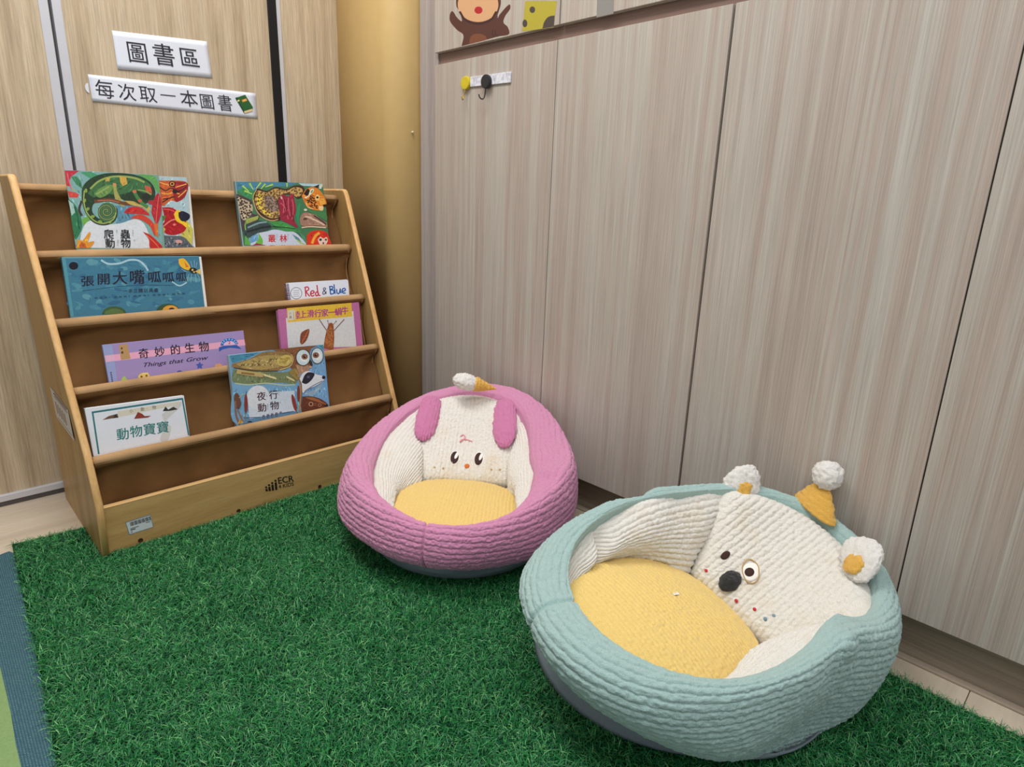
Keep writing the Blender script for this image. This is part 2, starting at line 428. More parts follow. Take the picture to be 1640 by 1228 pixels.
    def glyph(s, ch, quad, col, bold=0.0, shear=0.0, em=True):
        """text laid into the quad tl, tr, br, bl (em square for one CJK glyph, text box otherwise)"""
        V, Fc = glyph_mesh(ch, 0.0, shear)
        if len(V) == 0: return
        if em: x0, x1, y0, y1 = 0.0, 1.0, -0.12, 0.88
        else: x0, x1, y0, y1 = V[:, 0].min(), V[:, 0].max(), V[:, 1].min(), V[:, 1].max()
        tl, tr, br, bl = [np.asarray(q, float) for q in quad]
        u = (V[:, 0]-x0)/(x1-x0); v = (y1-V[:, 1])/(y1-y0)
        P = (1-u)[:, None]*(1-v)[:, None]*tl+u[:, None]*(1-v)[:, None]*tr+u[:, None]*v[:, None]*br+(1-u)[:, None]*v[:, None]*bl
        ex = (tr-tl)/(x1-x0)*bold*0.6; ey = (bl-tl)/(y1-y0)*bold*0.35                      # heavier stroke: overlapping copies side by side
        for sh, sv in (((0, 0),) if bold < 0.005 else ((-1, 0), (0, 1), (0, -1), (1, 0))):
            i = len(s.V); s.V += [s.w(p+ex*sh+ey*sv) for p in P]
            for f in Fc: s.F.append(tuple(i+a for a in f)); s.C.append(lin(col))
            s.k += 0.3
        s.k += 1
    def cell(s, ch, cx, cy, wd, ht, col, slope=0.0, bold=0.0, lean=0.0):
        """one glyph centred at cx, cy; slope = dy/dx of its baseline, lean = dx/dy of its stems"""
        a, b = wd/2, ht/2
        q = [(cx-a-lean*b, cy-b-slope*a), (cx+a-lean*b, cy-b+slope*a), (cx+a+lean*b, cy+b+slope*a), (cx-a+lean*b, cy+b-slope*a)]
        s.glyph(ch, q, col, bold)
    def build(s, name=None, kind=None):
        o = obj(name or s.name, np.array(s.V), s.F, s.m, s.parent)
        at = o.data.attributes.new('Col', 'FLOAT_COLOR', 'FACE')
        at.data.foreach_set('color', np.array([list(c)+[1.0] for c in s.C], np.float32).ravel())
        return o
GL = {}
_tc = bpy.data.curves.new('lettering', 'FONT'); _to = bpy.data.objects.new('lettering', _tc); COL.objects.link(_to)
def glyph_mesh(ch, bold=0.0, shear=0.0):
    key = (ch, round(bold, 4), round(shear, 3))
    if key in GL: return GL[key]
    _tc.body = ch; _tc.size = 1.0; _tc.offset = bold; _tc.shear = shear; _tc.resolution_u = 3
    bpy.context.view_layer.update()
    dg = bpy.context.evaluated_depsgraph_get(); me = _to.evaluated_get(dg).to_mesh()
    V = np.array([v.co[:2] for v in me.vertices]); Fc = [tuple(p.vertices) for p in me.polygons]
    _to.evaluated_get(dg).to_mesh_clear()
    GL[key] = (V, Fc); return GL[key]
# ------------------------------------------------------------------ sling bookshelf
XL, XR, TH = -1.1109, -0.2009, 0.0170
YF, YB, HB = 0.108, 0.5514, 0.131
ZBAR = [z-0.0125 for z in (0.9163, 0.7533, 0.5903, 0.4291, 0.2669)]
YBAR = [0.4405, 0.3640, 0.2870, 0.2080, 0.1295]
shelf = thing('bookshelf', 'birch sling bookshelf with brown canvas pockets standing on the grass rug', 'bookshelf', ((XL+XR)/2, 0.33, 0.0))
def side_profile():
    P = [(YB, 0.0), (0.100, 0.0), (0.079, 0.150)]
    # slanted front edge, rounded upper corner
    P += [(0.392-0.0125, 0.915)]
    for t in np.linspace(0, math.pi/2, 6)[1:]:
        P.append((0.392+0.012-0.0195*math.cos(t), 0.9185+0.0175*math.sin(t)))
    for t in np.linspace(0, math.pi/2, 6):
        P.append((YB-0.02+0.02*math.sin(t), 0.916+0.02*math.cos(t)))
    return P
def splay(z): return -0.019*min(max((z-0.28)/0.65, 0.0), 1.05)      # the left side leans outwards a little
def side(x0, x1, sp=0):
    P = side_profile(); P = P[:3]+[(P[2][0]+(P[3][0]-P[2][0])*f, P[2][1]+(P[3][1]-P[2][1])*f) for f in (0.17, 0.5)]+P[3:]+[(YB, 0.28)]; n = len(P)
    V = [(x0+sp*splay(z), y, z) for y, z in P]+[(x1+sp*splay(z), y, z) for y, z in P]
    Fc = [tuple(range(n)), tuple(range(2*n-1, n-1, -1))]+[(i, n+i, n+(i+1) % n, (i+1) % n) for i in range(n)]
    o = obj('side_panel', V, Fc, [M['plyside'], M['edge']], shelf)
    bm = bmesh.new(); bm.from_mesh(o.data); bmesh.ops.recalc_face_normals(bm, faces=bm.faces)
    bm.faces.ensure_lookup_table()
    for f in bm.faces:
        if abs(f.normal.x) < 0.6: f.material_index = 1
    ed = [e for e in bm.edges if any(abs(f.normal.x) > 0.85 for f in e.link_faces) and any(abs(f.normal.x) < 0.6 for f in e.link_faces)]
    bmesh.ops.bevel(bm, geom=ed, offset=0.0055, segments=4, profile=0.5, affect='EDGES', material=1, clamp_overlap=True)
    bm.to_mesh(o.data); bm.free()
    for p in o.data.polygons: p.use_smooth = abs(p.normal.x) < 0.995
    return o
side(XL, XL+TH, 1); rside = side(XR-TH, XR)
# front board with a lighter top edge, recessed screws
fb = box('front_board', XL+TH, XR-TH, YF, YF+0.016, 0.004, HB, M['ply'], shelf)
box('board_edge', XL+TH, XR-TH, YF-0.0004, YF+0.0165, HB, HB+0.0035, M['edgex'], shelf, bevel=0.0012)
for px, py in ((225, 865), (382, 818), (512, 779)):
    c = hit(px, py, (0, YF, 0), (0, 1, 0))
    V, Fc = [], []
    n = 16
    for r, dy in ((0.0062, -0.0006), (0.0045, -0.0012), (0.0035, -0.0006), (0.0, -0.0003)):
        for k in range(n): V.append((c[0]+r*math.cos(2*math.pi*k/n), YF+dy, c[2]+r*math.sin(2*math.pi*k/n)))
    Fc = [tuple(f) for f in grid_faces(4, n, True)]
    obj('screw', V, Fc, plain('screw_brown', (70, 34, 22), 0.4, 0.5), shelf, smooth=True)
box('base_panel', XL+TH, XR-TH, YF+0.016, YB-0.02, 0.03, 0.045, M['ply'], shelf)
box('back_rail', XL+TH, XR-TH, YB-0.035, YB-0.018, 0.045, 0.13, M['ply'], shelf)
# rods in canvas sleeves
xa, xb = XL+TH+0.0005, XR-TH-0.0005
RS = 0.0135
for k, (y, z) in enumerate(zip(YBAR, ZBAR)):
    xs = np.linspace(xa+0.001+splay(z), xb-0.004, 60)
    nz = noise3(np.stack([xs*1.0, np.full(60, k*3.1), np.zeros(60)], 1), 9, 3)
    path = np.stack([xs, np.full(60, y), z-0.0012+0.0*nz], 1)
    V, Fc = tube_vf(path, RS+0.0009*nz, 16)
    sl = obj('rod_sleeve', V, Fc, M['sleeve'], shelf, smooth=True)
    box('rod', xa-0.0004+splay(z), xb+0.0004, y-0.006, y+0.006, z-0.006, z+0.006, M['edge'], shelf, bevel=0.003)
# canvas slings: each hangs from its rod, runs down behind the next rod and turns up to it
def sling(k):
    y, z = YBAR[k], ZBAR[k]
    if k < 4:
        y2, z2 = YBAR[k+1], ZBAR[k+1]
        P = [(y-0.0130, z-0.002), (y-0.0085, z-0.014), (y+0.004, z-0.026), (y+0.010, z-0.045), (y+0.006, z-0.085), (y2+0.052, z2-0.010), (y2+0.044, z2-0.030), (y2+0.032, z2-0.040), (y2+0.020, z2-0.032), (y2+0.0140, z2-0.006)]
    else:
        P = [(y-0.0130, z-0.002), (y-0.0080, z-0.014), (y+0.004, z-0.030), (y+0.010, z-0.060), (y+0.012, z-0.11), (y+0.014, 0.075), (y+0.03, 0.055), (y+0.06, 0.07), (y+0.08, 0.12), (y+0.084, 0.20)]
    Q = smooth_path([(0, a, b) for a, b in P], 6)
    nx = 110; xs = np.linspace(xa, xb, nx)
    V = np.zeros((len(Q), nx, 3)); V[..., 0] = xs; V[..., 0] += (1-(xs-xa)/(xb-xa))[None, :]*np.array([splay(b) for b in Q[:, 2]])[:, None]; V[..., 1] = Q[:, 1][:, None]; V[..., 2] = Q[:, 2][:, None]
    s = np.linspace(0, 1, len(Q))[:, None]
    L = (xs-xa)[None, :]; R = (xb-xs)[None, :]
    env = np.clip((s-0.12)/0.15, 0, 1)*np.clip((0.72-s)/0.12, 0, 1)
    wr = 0.011*np.sin(40*L+14*s+k)*np.exp(-L/0.06)+0.009*np.sin(60*R-15*s+2*k)*np.exp(-R/0.06)
    wr += 0.0045*noise3(np.stack([V[..., 0], V[..., 1]*0+k*5.0, V[..., 2]*1.6], -1), 7.0, k)+0.0018*noise3(V*np.array([1, 1, 0.6]), 24.0, k+9)
    V[..., 1] += env*wr
    f = grid_faces(len(Q), nx)
    o = obj('sling', V.reshape(-1, 3), f, M['canvas'], shelf, smooth=True)
    md = o.modifiers.new('cloth', 'SOLIDIFY'); md.thickness = 0.0012; md.offset = 0
    # stitched end hem
    for e0, e1, x0 in ((2, 40, xb-0.010),):
        hv = V[e0:e1, -3, :].copy(); hv[:, 1] -= 0.0012; a = hv.copy(); b = hv.copy(); a[:, 0] = xb-0.012; b[:, 0] = xb-0.0095
        obj('seam', np.vstack([a, b]), [(i, i+1, len(a)+i+1, len(a)+i) for i in range(len(a)-1)], M['sleeve'], shelf, smooth=True)
for k in range(5): sling(k)
# paper label on the left side panel (placed on its outer face)
la = Art('paper_label', shelf, (XL-0.0034, 0, 0), (-1, 0, 0), m=M['flatprint'], base=4e-4)
la.poly([(80, 618), (109, 656), (119, 706), (91, 668)], (196, 190, 184))
la.line([(86, 629), (107, 656)], 2.2, (120, 104, 98), False)
la.line([(87, 634), (108, 661)], 1.2, (130, 114, 108), False)
for i in range(5):
    t = i/4; a = (89+t*14, 643+t*19); la.line([a, (a[0]+4.2, a[1]+19)], 1.6, (140, 124, 118), False)
la.line([(93, 668), (116, 698)], 1.0, (150, 136, 128), False)
la.build()
# barcode sticker and burnt-in maker's mark on the front board
ba = Art('barcode_sticker', shelf, (0, YF, 0), (0, -1, 0), m=M['flatprint'], base=4e-4)
ba.poly([(200.5, 836), (241, 823.5), (246, 844), (206.5, 856.5)], (126, 140, 146)); ba.poly([(202, 837), (240.4, 825), (244.8, 843.4), (207.6, 855)], (208, 216, 220))
for i in range(17):
    t = i/16.0; x = 208+t*31.5; y = 836.2-t*9.6
    ba.line([(x, y), (x+1.5, y+6.2)], (1.5 if i % 3 else 0.9), (52, 54, 62), False)
ba.line([(208.5, 846.5), (222, 842.3)], 1.0, (84, 88, 94), False); ba.line([(208.8, 848.8), (217, 846.2)], 1.6, (64, 68, 74), False)
ba.line([(233.5, 836.9), (240.5, 834.7)], 1.0, (84, 88, 94), False); ba.line([(209.5, 852), (212, 851.2)], 1.2, (60, 64, 70), False)
ba.build()
mk = Art('maker_mark', shelf, (0, YF, 0), (0, -1, 0), 320, 640, 4.5556, m=M['flatprint'], base=3e-4)
ink = (36, 24, 16)
for i, (bx, by, hh) in enumerate([(487, 668, 26), (508, 666, 40), (531, 663, 52), (555, 657, 63)]):
    w_ = 8.2
    top = by-hh+10
    mk.poly([(bx-w_-2, top), (bx+w_-2, top-3), (bx+w_+3, by-2), (bx-w_+3, by+2)], ink)
    mk.ell(bx-3, top-13, 8.5, 8.0, ink, n=14)
mk.glyph('ECR', [(569, 568), (680, 551), (686, 594), (575, 614)], ink, bold=0.035, em=False)
mk.glyph('4 KIDS', [(573, 622), (683, 597), (686, 626), (576, 648)], ink, bold=0.025, em=False)
mk.glyph('TM', [(689, 552), (697, 551), (697, 556), (689, 557)], ink, em=False)
mk.build()
# ------------------------------------------------------------------ picture books in the pockets
def tier_plane(t, th, lean=0.0):
    a = np.array([0, YBAR[t]-0.0185-th-lean, ZBAR[t]]); b = np.array([0, YBAR[t+1]+0.0165, ZBAR[t+1]])
    d = a-b; n = np.cross(np.array([1.0, 0, 0]), d); n /= np.linalg.norm(n)
    if n[1] > 0: n = -n
    return a, n
def book_block(name, label, t, corners, th, colour, spine=None, group='picture books in the canvas pockets', lean=0.0, drop=0.018, radius=0.004, pl=None):
    """corners: photo pixels of the cover's tl, tr, and two lower side points where the rod hides the rest"""
    p0, n = pl if pl else tier_plane(t, th, lean)
    tl, tr, rl, ll = [hit(x, y, p0, n) for x, y in corners]
    up = np.cross(np.array([1.0, 0, 0]), n); up = up if up[2] > 0 else -up
    bl = ll-up*drop; br = rl-up*drop
    base = (bl+br)/2+n*(-th/2)
    bk = thing(name, label, 'book', base, group)
    def slab(nm, q, d0, d1, m, bev=0.0):
        V = [p-n*d0 for p in q]+[p-n*d1 for p in q]
        o = obj(nm, V, [(0,1,2,3),(7,6,5,4),(0,4,5,1),(1,5,6,2),(2,6,7,3),(3,7,4,0)], m, bk)
        bm = bmesh.new(); bm.from_mesh(o.data); bmesh.ops.recalc_face_normals(bm, faces=bm.faces); bm.to_mesh(o.data); bm.free()
        if bev: bevel_obj(o, bev, 2)
        return o
    return bk, p0, n, up, (tl, tr, br, bl), slab
cover_m = {}
def cm(name, col):
    if name not in cover_m: cover_m[name] = plain(name, col, 0.35, 0.45, 0, 0.04, 60)
    return cover_m[name]
def inset(q, e):
    c = sum(q)/4.0; return [p+(c-p)/np.linalg.norm(c-p)*e for p in q]
def std_book(name, label, t, corners, th, col, spine_col=None, over=0.0, **kw):
    bk, p0, n, up, q, slab = book_block(name, label, t, corners, th, col, **kw)
    slab('front_cover', q, 0.0, 0.0022, cm(name+'_cover_'+str(col[0])+str(col[1]), col), 0.0008)
    qi = inset(q, 0.004); ov = (q[1]-q[0])/np.linalg.norm(q[1]-q[0])*over; qi = [qi[0], qi[1]+ov, qi[2]+ov, qi[3]]
    slab('page_block', qi, 0.0022, th-0.0022, M['pages'])
    slab('back_cover', [q[0], q[1]+ov, q[2]+ov, q[3]], th-0.0022, th, cm(name+'_cover_'+str(col[0])+str(col[1]), col), 0.0008)
    sx = q[0]-q[3]
    lx = (q[1]-q[0])/np.linalg.norm(q[1]-q[0])*0.0025
    slab('spine', [q[0]-lx*0.4, q[0]+lx, q[3]+lx, q[3]-lx*0.4], 0.0004, th-0.0004, cm(name+'_spine_'+str((spine_col or col)[0]), spine_col or col))
    return bk, p0, n

# --- reptile book: narrow front cover, wider pages behind it
bk, p0, n, up, q, slab = book_block('picture_book', 'reptile picture book with green chameleon cover, top left pocket', 0, [(103,272),(254,280),(264,397),(122,397)], 0.022, None)
slab('front_cover', q, 0.0, 0.0022, cm('reptile_cover', (120, 160, 150)), 0.0008)
def behind(corners, d, th2, nm, m):
    pp = p0-n*d
    a, b, c, e = [hit(x, y, pp, n) for x, y in corners]
    c = c-up*0.018; e = e-up*0.018
    V = [p for p in (a, b, c, e)]+[p-n*th2 for p in (a, b, c, e)]
    o = obj(nm, V, [(0,1,2,3),(7,6,5,4),(0,4,5,1),(1,5,6,2),(2,6,7,3),(3,7,4,0)], m, bk)
    bm = bmesh.new(); bm.from_mesh(o.data); bmesh.ops.recalc_face_normals(bm, faces=bm.faces); bm.to_mesh(o.data); bm.free()
    bevel_obj(o, 0.0007, 2); return o, pp
behind([(108,275),(299,284),(307,397),(124,397)], 0.0045, 0.004, 'inner_page', cm('reptile_page', (170, 190, 196)))
behind([(110,280),(304,299),(313,397),(126,397)], 0.0105, 0.0095, 'back_cover', M['pages'])
A = Art('cover_print', bk, p0, n, 100, 265, 7.4545); A.paint = 1.0
A.poly([(26,55),(205,60),(330,70),(470,85),(620,92),(880,110),(1000,118),(1110,130),(1140,300),(1185,700),(1190,980),(160,990),(90,500)], (126,170,168))
A.poly([(620,480),(900,470),(830,690),(640,700)], (92,142,166))
A.poly([(200,980),(240,760),(330,660),(520,700),(690,690),(860,640),(960,680),(1020,790),(1050,900),(1040,985)], (214,220,228), True)
A.poly([(28,60),(200,62),(150,100),(105,130),(80,190),(95,250),(45,240)], (186,50,66)); A.line([(60,90),(70,160),(110,290)], 14, (220,100,110))
A.poly([(60,300),(150,320),(200,345),(180,385),(80,380)], (206,72,66))
A.poly([(100,130),(170,130),(220,190),(240,280),(170,230)], (60,130,90)); A.poly([(210,80),(330,75),(420,110),(340,160)], (70,150,110)); A.poly([(90,270),(180,300),(150,300)], (196,170,90))
A.poly([(75,400),(150,470),(200,560),(230,660),(230,760),(160,880),(130,800),(100,600)], (48,120,80), True); A.line([(90,420),(170,560),(200,760)], 10, (24,70,50)); A.poly([(230,640),(310,600),(330,640),(250,720)], (110,170,70))
A.poly([(70,410),(130,460),(150,560),(110,600)], (160,196,190))
A.poly([(890,105),(1010,110),(1110,140),(1160,290),(1130,320),(1060,200)], (96,160,86), True)
# chameleon
body = [(230,400),(240,260),(330,160),(480,100),(700,90),(900,120),(1040,190),(1105,290),(1095,400),(1030,440),(960,460),(800,450),(700,400),(590,400),(480,420),(400,440),(360,480),(360,560),(430,630),(520,650),(600,600),(620,540),(600,490),(655,520),(650,620),(590,690),(480,715),(370,680),(290,590),(250,500)]
A.poly(body, (38,62,40), True)
A.poly([(300,330),(420,210),(560,140),(720,120),(900,140),(1000,190),(1060,250),(1000,330),(880,300),(760,330),(640,350),(480,330),(380,380)], (62,110,66), True)
A.line([(330,280),(430,190),(560,140),(700,130),(860,150),(980,200)], 22, (150,168,90))
A.poly([(680,130),(760,140),(775,220),(720,245),(690,200)], (206,164,76)); A.poly([(520,140),(570,150),(560,190),(510,190)], (182,160,80))
A.poly([(380,340),(450,270),(560,230),(610,250),(560,330),(450,385)], (108,146,78), True); A.line([(400,345),(560,250)], 14, (150,176,100))
A.poly([(600,210),(640,220),(650,300),(700,400),(740,490),(700,480),(630,400)], (166,160,88), True); A.ell(622,228,22,18,(206,140,96))
A.line([(380,430),(560,410),(720,450),(860,460)], 40, (112,66,44)); A.line([(420,420),(560,415),(680,440)], 12, (176,112,80))
A.poly([(740,420),(850,430),(950,480),(1040,490),(1030,560),(960,500),(820,470)], (196,172,92), True)
A.line([(850,300),(900,390),(960,460),(1020,500)], 40, (74,126,70)); A.ell(860,310,24,20,(206,112,82)); A.ell(925,420,24,18,(206,96,78))
A.poly([(980,240),(1050,260),(1065,340),(1010,330)], (200,90,66), True); A.ell(1000,370,50,40,(40,44,40)); A.line([(900,290),(1000,310),(1060,350)], 16, (130,160,84)); A.ell(1060,440,40,26,(170,52,56))
for i, (x, y) in enumerate([(280,300),(262,420),(300,520),(360,610),(450,670),(560,670)]): A.ell(x, y, 18, 26, (132,160,72), i*25)
sp = [(x, y) for x, y in [(525+(118*(1-t/1.0))*math.cos(-0.6+t*15.0), 548+(112*(1-t))*math.sin(-0.6+t*15.0)) for t in np.linspace(0, 0.96, 60)]]
A.ell(535,560,112,118,(70,112,74)); A.line(sp, 20, (34,56,38)); A.line(sp, 7, (170,180,110))
A.line([(260,300),(255,430),(290,560),(380,660),(490,690),(600,650),(640,560)], 16, (150,170,90))
A.line([(230,420),(200,520),(230,600)], 26, (70,50,54))
# red flowers
A.poly([(730,565),(780,510),(860,490),(950,510),(1040,590),(930,580),(830,575)], (196,46,44), True); A.poly([(810,625),(900,585),(1000,610),(1090,700),(1110,830),(1090,820),(1040,720),(940,650)], (206,66,44), True)
A.poly([(1060,560),(1080,430),(1140,330),(1175,420),(1180,560),(1130,700),(1090,640)], (178,40,52), True); A.line([(1150,360),(1130,520),(1115,680)], 8, (226,110,90))
A.poly([(960,790),(1050,830),(1130,900),(1190,975),(1050,985),(1030,880)], (192,40,38), True); A.line([(1000,830),(1100,920),(1150,980)], 8, (230,130,70)); A.poly([(1090,690),(1140,690),(1140,860),(1110,830)], (206,112,52))
A.poly([(165,985),(180,880),(240,900),(320,790),(340,810),(300,920),(375,900),(380,920),(330,985)], (222,150,48)); A.poly([(200,985),(220,910),(270,930),(290,985)], (196,100,40))
for ch, cx, cy in (('爬',552,818),('蟲',748,818),('動',568,926),('物',755,926)): A.cell(ch, cx, cy, 122, 118, (26,24,26), 0.02, 0.03, 0.06)
for ch, cx, cy in (('ㄆㄚˊ',648,808),('ㄔㄨㄥˊ',840,815),('ㄉㄨㄥˋ',660,930),('ㄨˋ',858,925)):
    for i, c in enumerate(ch): A.cell(c, cx+(22 if i == len(ch)-1 else 0), cy-34+i*24, 24, 24, (60,60,66))
A.build()
B2 = Art('page_print', bk, p0-n*0.0045, n, 100, 265, 7.4545); B2.paint = 1.0
B2.poly([(1112,132),(1478,150),(1500,300),(1545,980),(1200,980),(1150,330)], (170,196,204))
B2.poly([(1480,640),(1560,760),(1545,940),(1400,860)], (200,194,92))
B2.poly([(1130,180),(1250,180),(1380,180),(1480,200),(1490,290),(1440,400),(1360,430),(1290,420),(1210,480),(1170,440)], (196,92,46), True)
B2.poly([(1310,190),(1490,210),(1480,340),(1420,410),(1340,420)], (150,36,40), True)
for i, p in enumerate([[(1160,200),(1260,230),(1300,200)],[(1160,260),(1230,300),(1290,270),(1360,300)],[(1180,330),(1260,340),(1320,320),(1400,340)],[(1200,400),(1280,390),(1340,370)],[(1350,260),(1420,240),(1480,220)],[(1350,330),(1430,290),(1480,250)],[(1380,380),(1440,330),(1480,290)],[(1190,440),(1260,400)]]):
    B2.line(p, 12, (44,30,28) if i % 2 else (236,170,80))
B2.ell(1310,220,40,36,(44,30,28)); B2.ell(1310,220,28,25,(214,140,70)); B2.ell(1310,220,14,13,(30,24,24)); B2.ell(1345,310,34,24,(40,26,26))
B2.poly([(1190,500),(1290,500),(1370,540),(1440,600),(1480,680),(1460,780),(1340,830),(1230,810),(1190,720),(1220,650)], (172,20,32), True)
B2.line([(1200,730),(1290,660),(1360,640)], 14, (232,130,120)); B2.line([(1200,520),(1290,530),(1350,560)], 10, (226,90,90)); B2.ell(1335,705,18,14,(232,120,110))
B2.poly([(1330,580),(1370,530),(1420,560),(1400,640),(1490,690),(1480,740),(1430,700),(1360,660)], (240,200,40), True); B2.poly([(1385,560),(1440,545),(1520,590),(1500,650),(1430,665),(1390,620)], (28,28,48), True)
B2.poly([(1155,670),(1230,760),(1210,800),(1160,790)], (224,180,70)); B2.poly([(1160,600),(1240,600),(1200,670)], (80,120,50))
B2.poly([(1170,830),(1300,840),(1440,850),(1540,950),(1545,980),(1200,980)], (90,98,106), True)
for i in range(26):
    r = random.Random(i); x, y = r.uniform(1195,1520), r.uniform(850,970)
    if y > 830+(x-1200)*0.2: B2.ell(x, y, 11, 7, (150,160,170) if i % 2 else (56,60,70), r.uniform(0,90), 8)
B2.ell(1390,910,40,24,(214,160,156),10); B2.ell(1400,935,16,12,(60,50,56))
B2.build()

# --- jungle book
bk, p0, n = std_book('picture_book', 'jungle picture book with spotted jaguar and red flower, top right pocket', 0, [(376.5,290),(517,294),(526,394),(389,397)], 0.014, (150,180,186), (110,130,130))
A = Art('cover_print', bk, p0, n, 370, 280, 9.824); A.paint = 0.8
A.poly([(75,105),(700,112),(1060,125),(1440,140),(1500,560),(1545,1105),(200,1112),(120,520)], (66,120,84))
A.poly([(78,110),(700,115),(1050,130),(900,180),(480,180),(300,290),(180,240),(100,260)], (70,130,160)); A.poly([(1060,130),(1440,142),(1440,190),(1120,170)], (176,204,214))
A.poly([(100,240),(220,200),(320,220),(350,300),(290,390),(180,310)], (58,140,90), True)
for a in [[(180,170),(280,260)],[(290,130),(350,230)],[(470,120),(390,220)],[(540,140),(470,220)],[(210,250),(330,300)],[(660,150),(540,190)],[(880,130),(880,190)]]: A.line(a, 40, (120,180,70), False, True); A.line(a, 12, (200,216,110), False)
A.poly([(85,300),(200,340),(330,420),(330,600),(450,640),(400,760),(250,900),(180,880),(130,600)], (74,62,66), True)
leg = [(95,330),(170,370),(310,440),(340,560),(250,700),(170,690),(120,520)]
A.poly(leg, (190,172,146), True); A.dots(leg, 34, 13, 20, (64,50,44), 3)
jag = [(340,380),(400,220),(560,250),(700,190),(860,220),(1000,170),(1130,180),(1160,300),(1060,380),(960,320),(820,320),(740,420),(790,560),(800,680),(740,730),(620,710),(480,640),(390,540)]
A.poly(jag, (62,44,34), True)
inner = [(370,390),(420,250),(560,275),(700,215),(860,245),(1000,195),(1110,215),(1120,290),(1040,350),(950,300),(820,300),(720,420),(760,580),(760,660),(620,680),(500,610),(410,520)]
A.poly(inner, (196,158,92), True)
A.poly([(400,400),(430,300),(490,330),(480,480),(570,590),(640,640),(520,610),(430,500)], (232,204,74), True)
A.poly([(520,330),(640,330),(720,420),(740,560),(640,570),(540,500)], (150,130,120), True)
A.dots(inner, 120, 11, 19, (48,34,30), 5, (150,110,64))
A.line([(350,400),(400,560),(500,670),(640,720),(740,700)], 14, (206,160,120)); A.line([(400,230),(350,330),(350,420)], 10, (226,190,96))
# head
A.poly([(1110,330),(1180,230),(1280,190),(1380,230),(1440,300),(1490,400),(1500,470),(1450,500),(1440,560),(1380,560),(1260,540),(1180,480)], (222,132,46), True)
A.poly([(1140,300),(1200,220),(1240,260),(1200,330)], (46,28,24), True); A.poly([(1150,350),(1210,330),(1250,230),(1300,220),(1290,270),(1240,320),(1180,370)], (232,228,206), True); A.ell(1270,262,14,30,(120,160,120),30)
A.poly([(1290,190),(1390,150),(1370,200)], (44,32,28)); A.poly([(1390,160),(1440,150),(1420,220),(1380,220)], (206,214,190))
hd = [(1190,400),(1290,300),(1340,380),(1360,520),(1260,520)]
A.dots(hd, 26, 10, 17, (60,36,26), 8); A.poly([(1320,360),(1350,310),(1390,330),(1380,390),(1340,400)], (240,206,130), True); A.ell(1358,355,20,18,(50,30,24))
A.poly([(1390,400),(1450,370),(1480,450),(1400,470)], (240,170,70), True); A.poly([(1440,470),(1500,460),(1500,490),(1460,510)], (30,22,24)); A.poly([(1380,490),(1450,500),(1440,560),(1390,550)], (240,206,150), True)
A.line([(1180,440),(1210,510),(1290,530)], 10, (250,214,150)); A.ell(1170,550,26,18,(226,214,190))
# flower
A.poly([(740,400),(810,310),(900,340),(960,290),(1000,400),(1020,560),(990,700),(1050,830),(900,760),(780,700),(760,540)], (150,38,62), True)
for p in [[(800,340),(830,460),(820,600)],[(900,360),(900,500),(930,650)],[(960,380),(980,520),(960,700)],[(780,440),(850,520),(900,700)]]: A.line(p, 13, (206,96,112)); 
for p in [[(840,380),(860,500),(880,640)],[(930,420),(950,580),(990,740)]]: A.line(p, 12, (92,20,44))
A.ell(790,360,10,26,(224,190,190),-20)
A.poly([(600,740),(760,730),(900,780),(1010,850),(860,850),(700,810)], (70,150,76), True); A.line([(650,810),(820,825),(1010,850)], 12, (24,50,36))
A.poly([(700,840),(860,850),(1040,860),(1100,900),(900,890),(760,870)], (66,146,82), True)
A.poly([(1040,500),(1090,440),(1080,600),(1070,740),(1120,870),(1050,780),(1020,640)], (56,140,96), True)
A.poly([(190,870),(250,770),(480,720),(640,810),(560,870),(240,980)], (56,72,74), True); A.line([(260,830),(430,760),(560,740)], 26, (126,156,160)); A.line([(250,900),(450,840),(620,810)], 30, (30,40,42))
A.line([(240,700),(330,690),(440,660)], 40, (92,120,50)); 
for i in range(9): A.line([(250+i*20, 770-i*8), (262+i*20, 690-i*6)], 9, (210,216,110), False)
A.line([(250,700),(220,790),(230,870)], 20, (130,170,80))
# toucan and monkey
A.poly([(1090,650),(1160,590),(1300,620),(1420,700),(1500,760),(1500,830),(1380,800),(1240,800),(1110,800),(1080,720)], (160,122,104), True); A.line([(1130,690),(1200,660),(1340,720),(1470,790)], 22, (222,196,170)); A.ell(1165,690,34,22,(90,66,60)); A.line([(1300,640),(1420,720),(1495,780)], 18, (52,36,44)); A.line([(1110,830),(1250,815),(1490,830)], 20, (222,190,160))
A.poly([(1190,570),(1300,560),(1480,590),(1500,720),(1380,660),(1260,600)], (70,130,80), True)
A.poly([(1190,1100),(1190,960),(1260,890),(1380,870),(1490,900),(1545,1000),(1545,1105)], (214,54,30), True); A.line([(1270,1080),(1320,970),(1390,910)], 40, (242,170,60)); A.ell(1480,935,40,26,(206,30,40))
A.poly([(1360,1020),(1400,975),(1450,1000),(1500,980),(1520,1040),(1480,1100),(1400,1100)], (232,204,190), True); A.ell(1405,1020,22,20,(60,50,60)); A.ell(1490,1020,18,18,(120,60,50)); A.ell(1450,1075,12,18,(70,40,40))
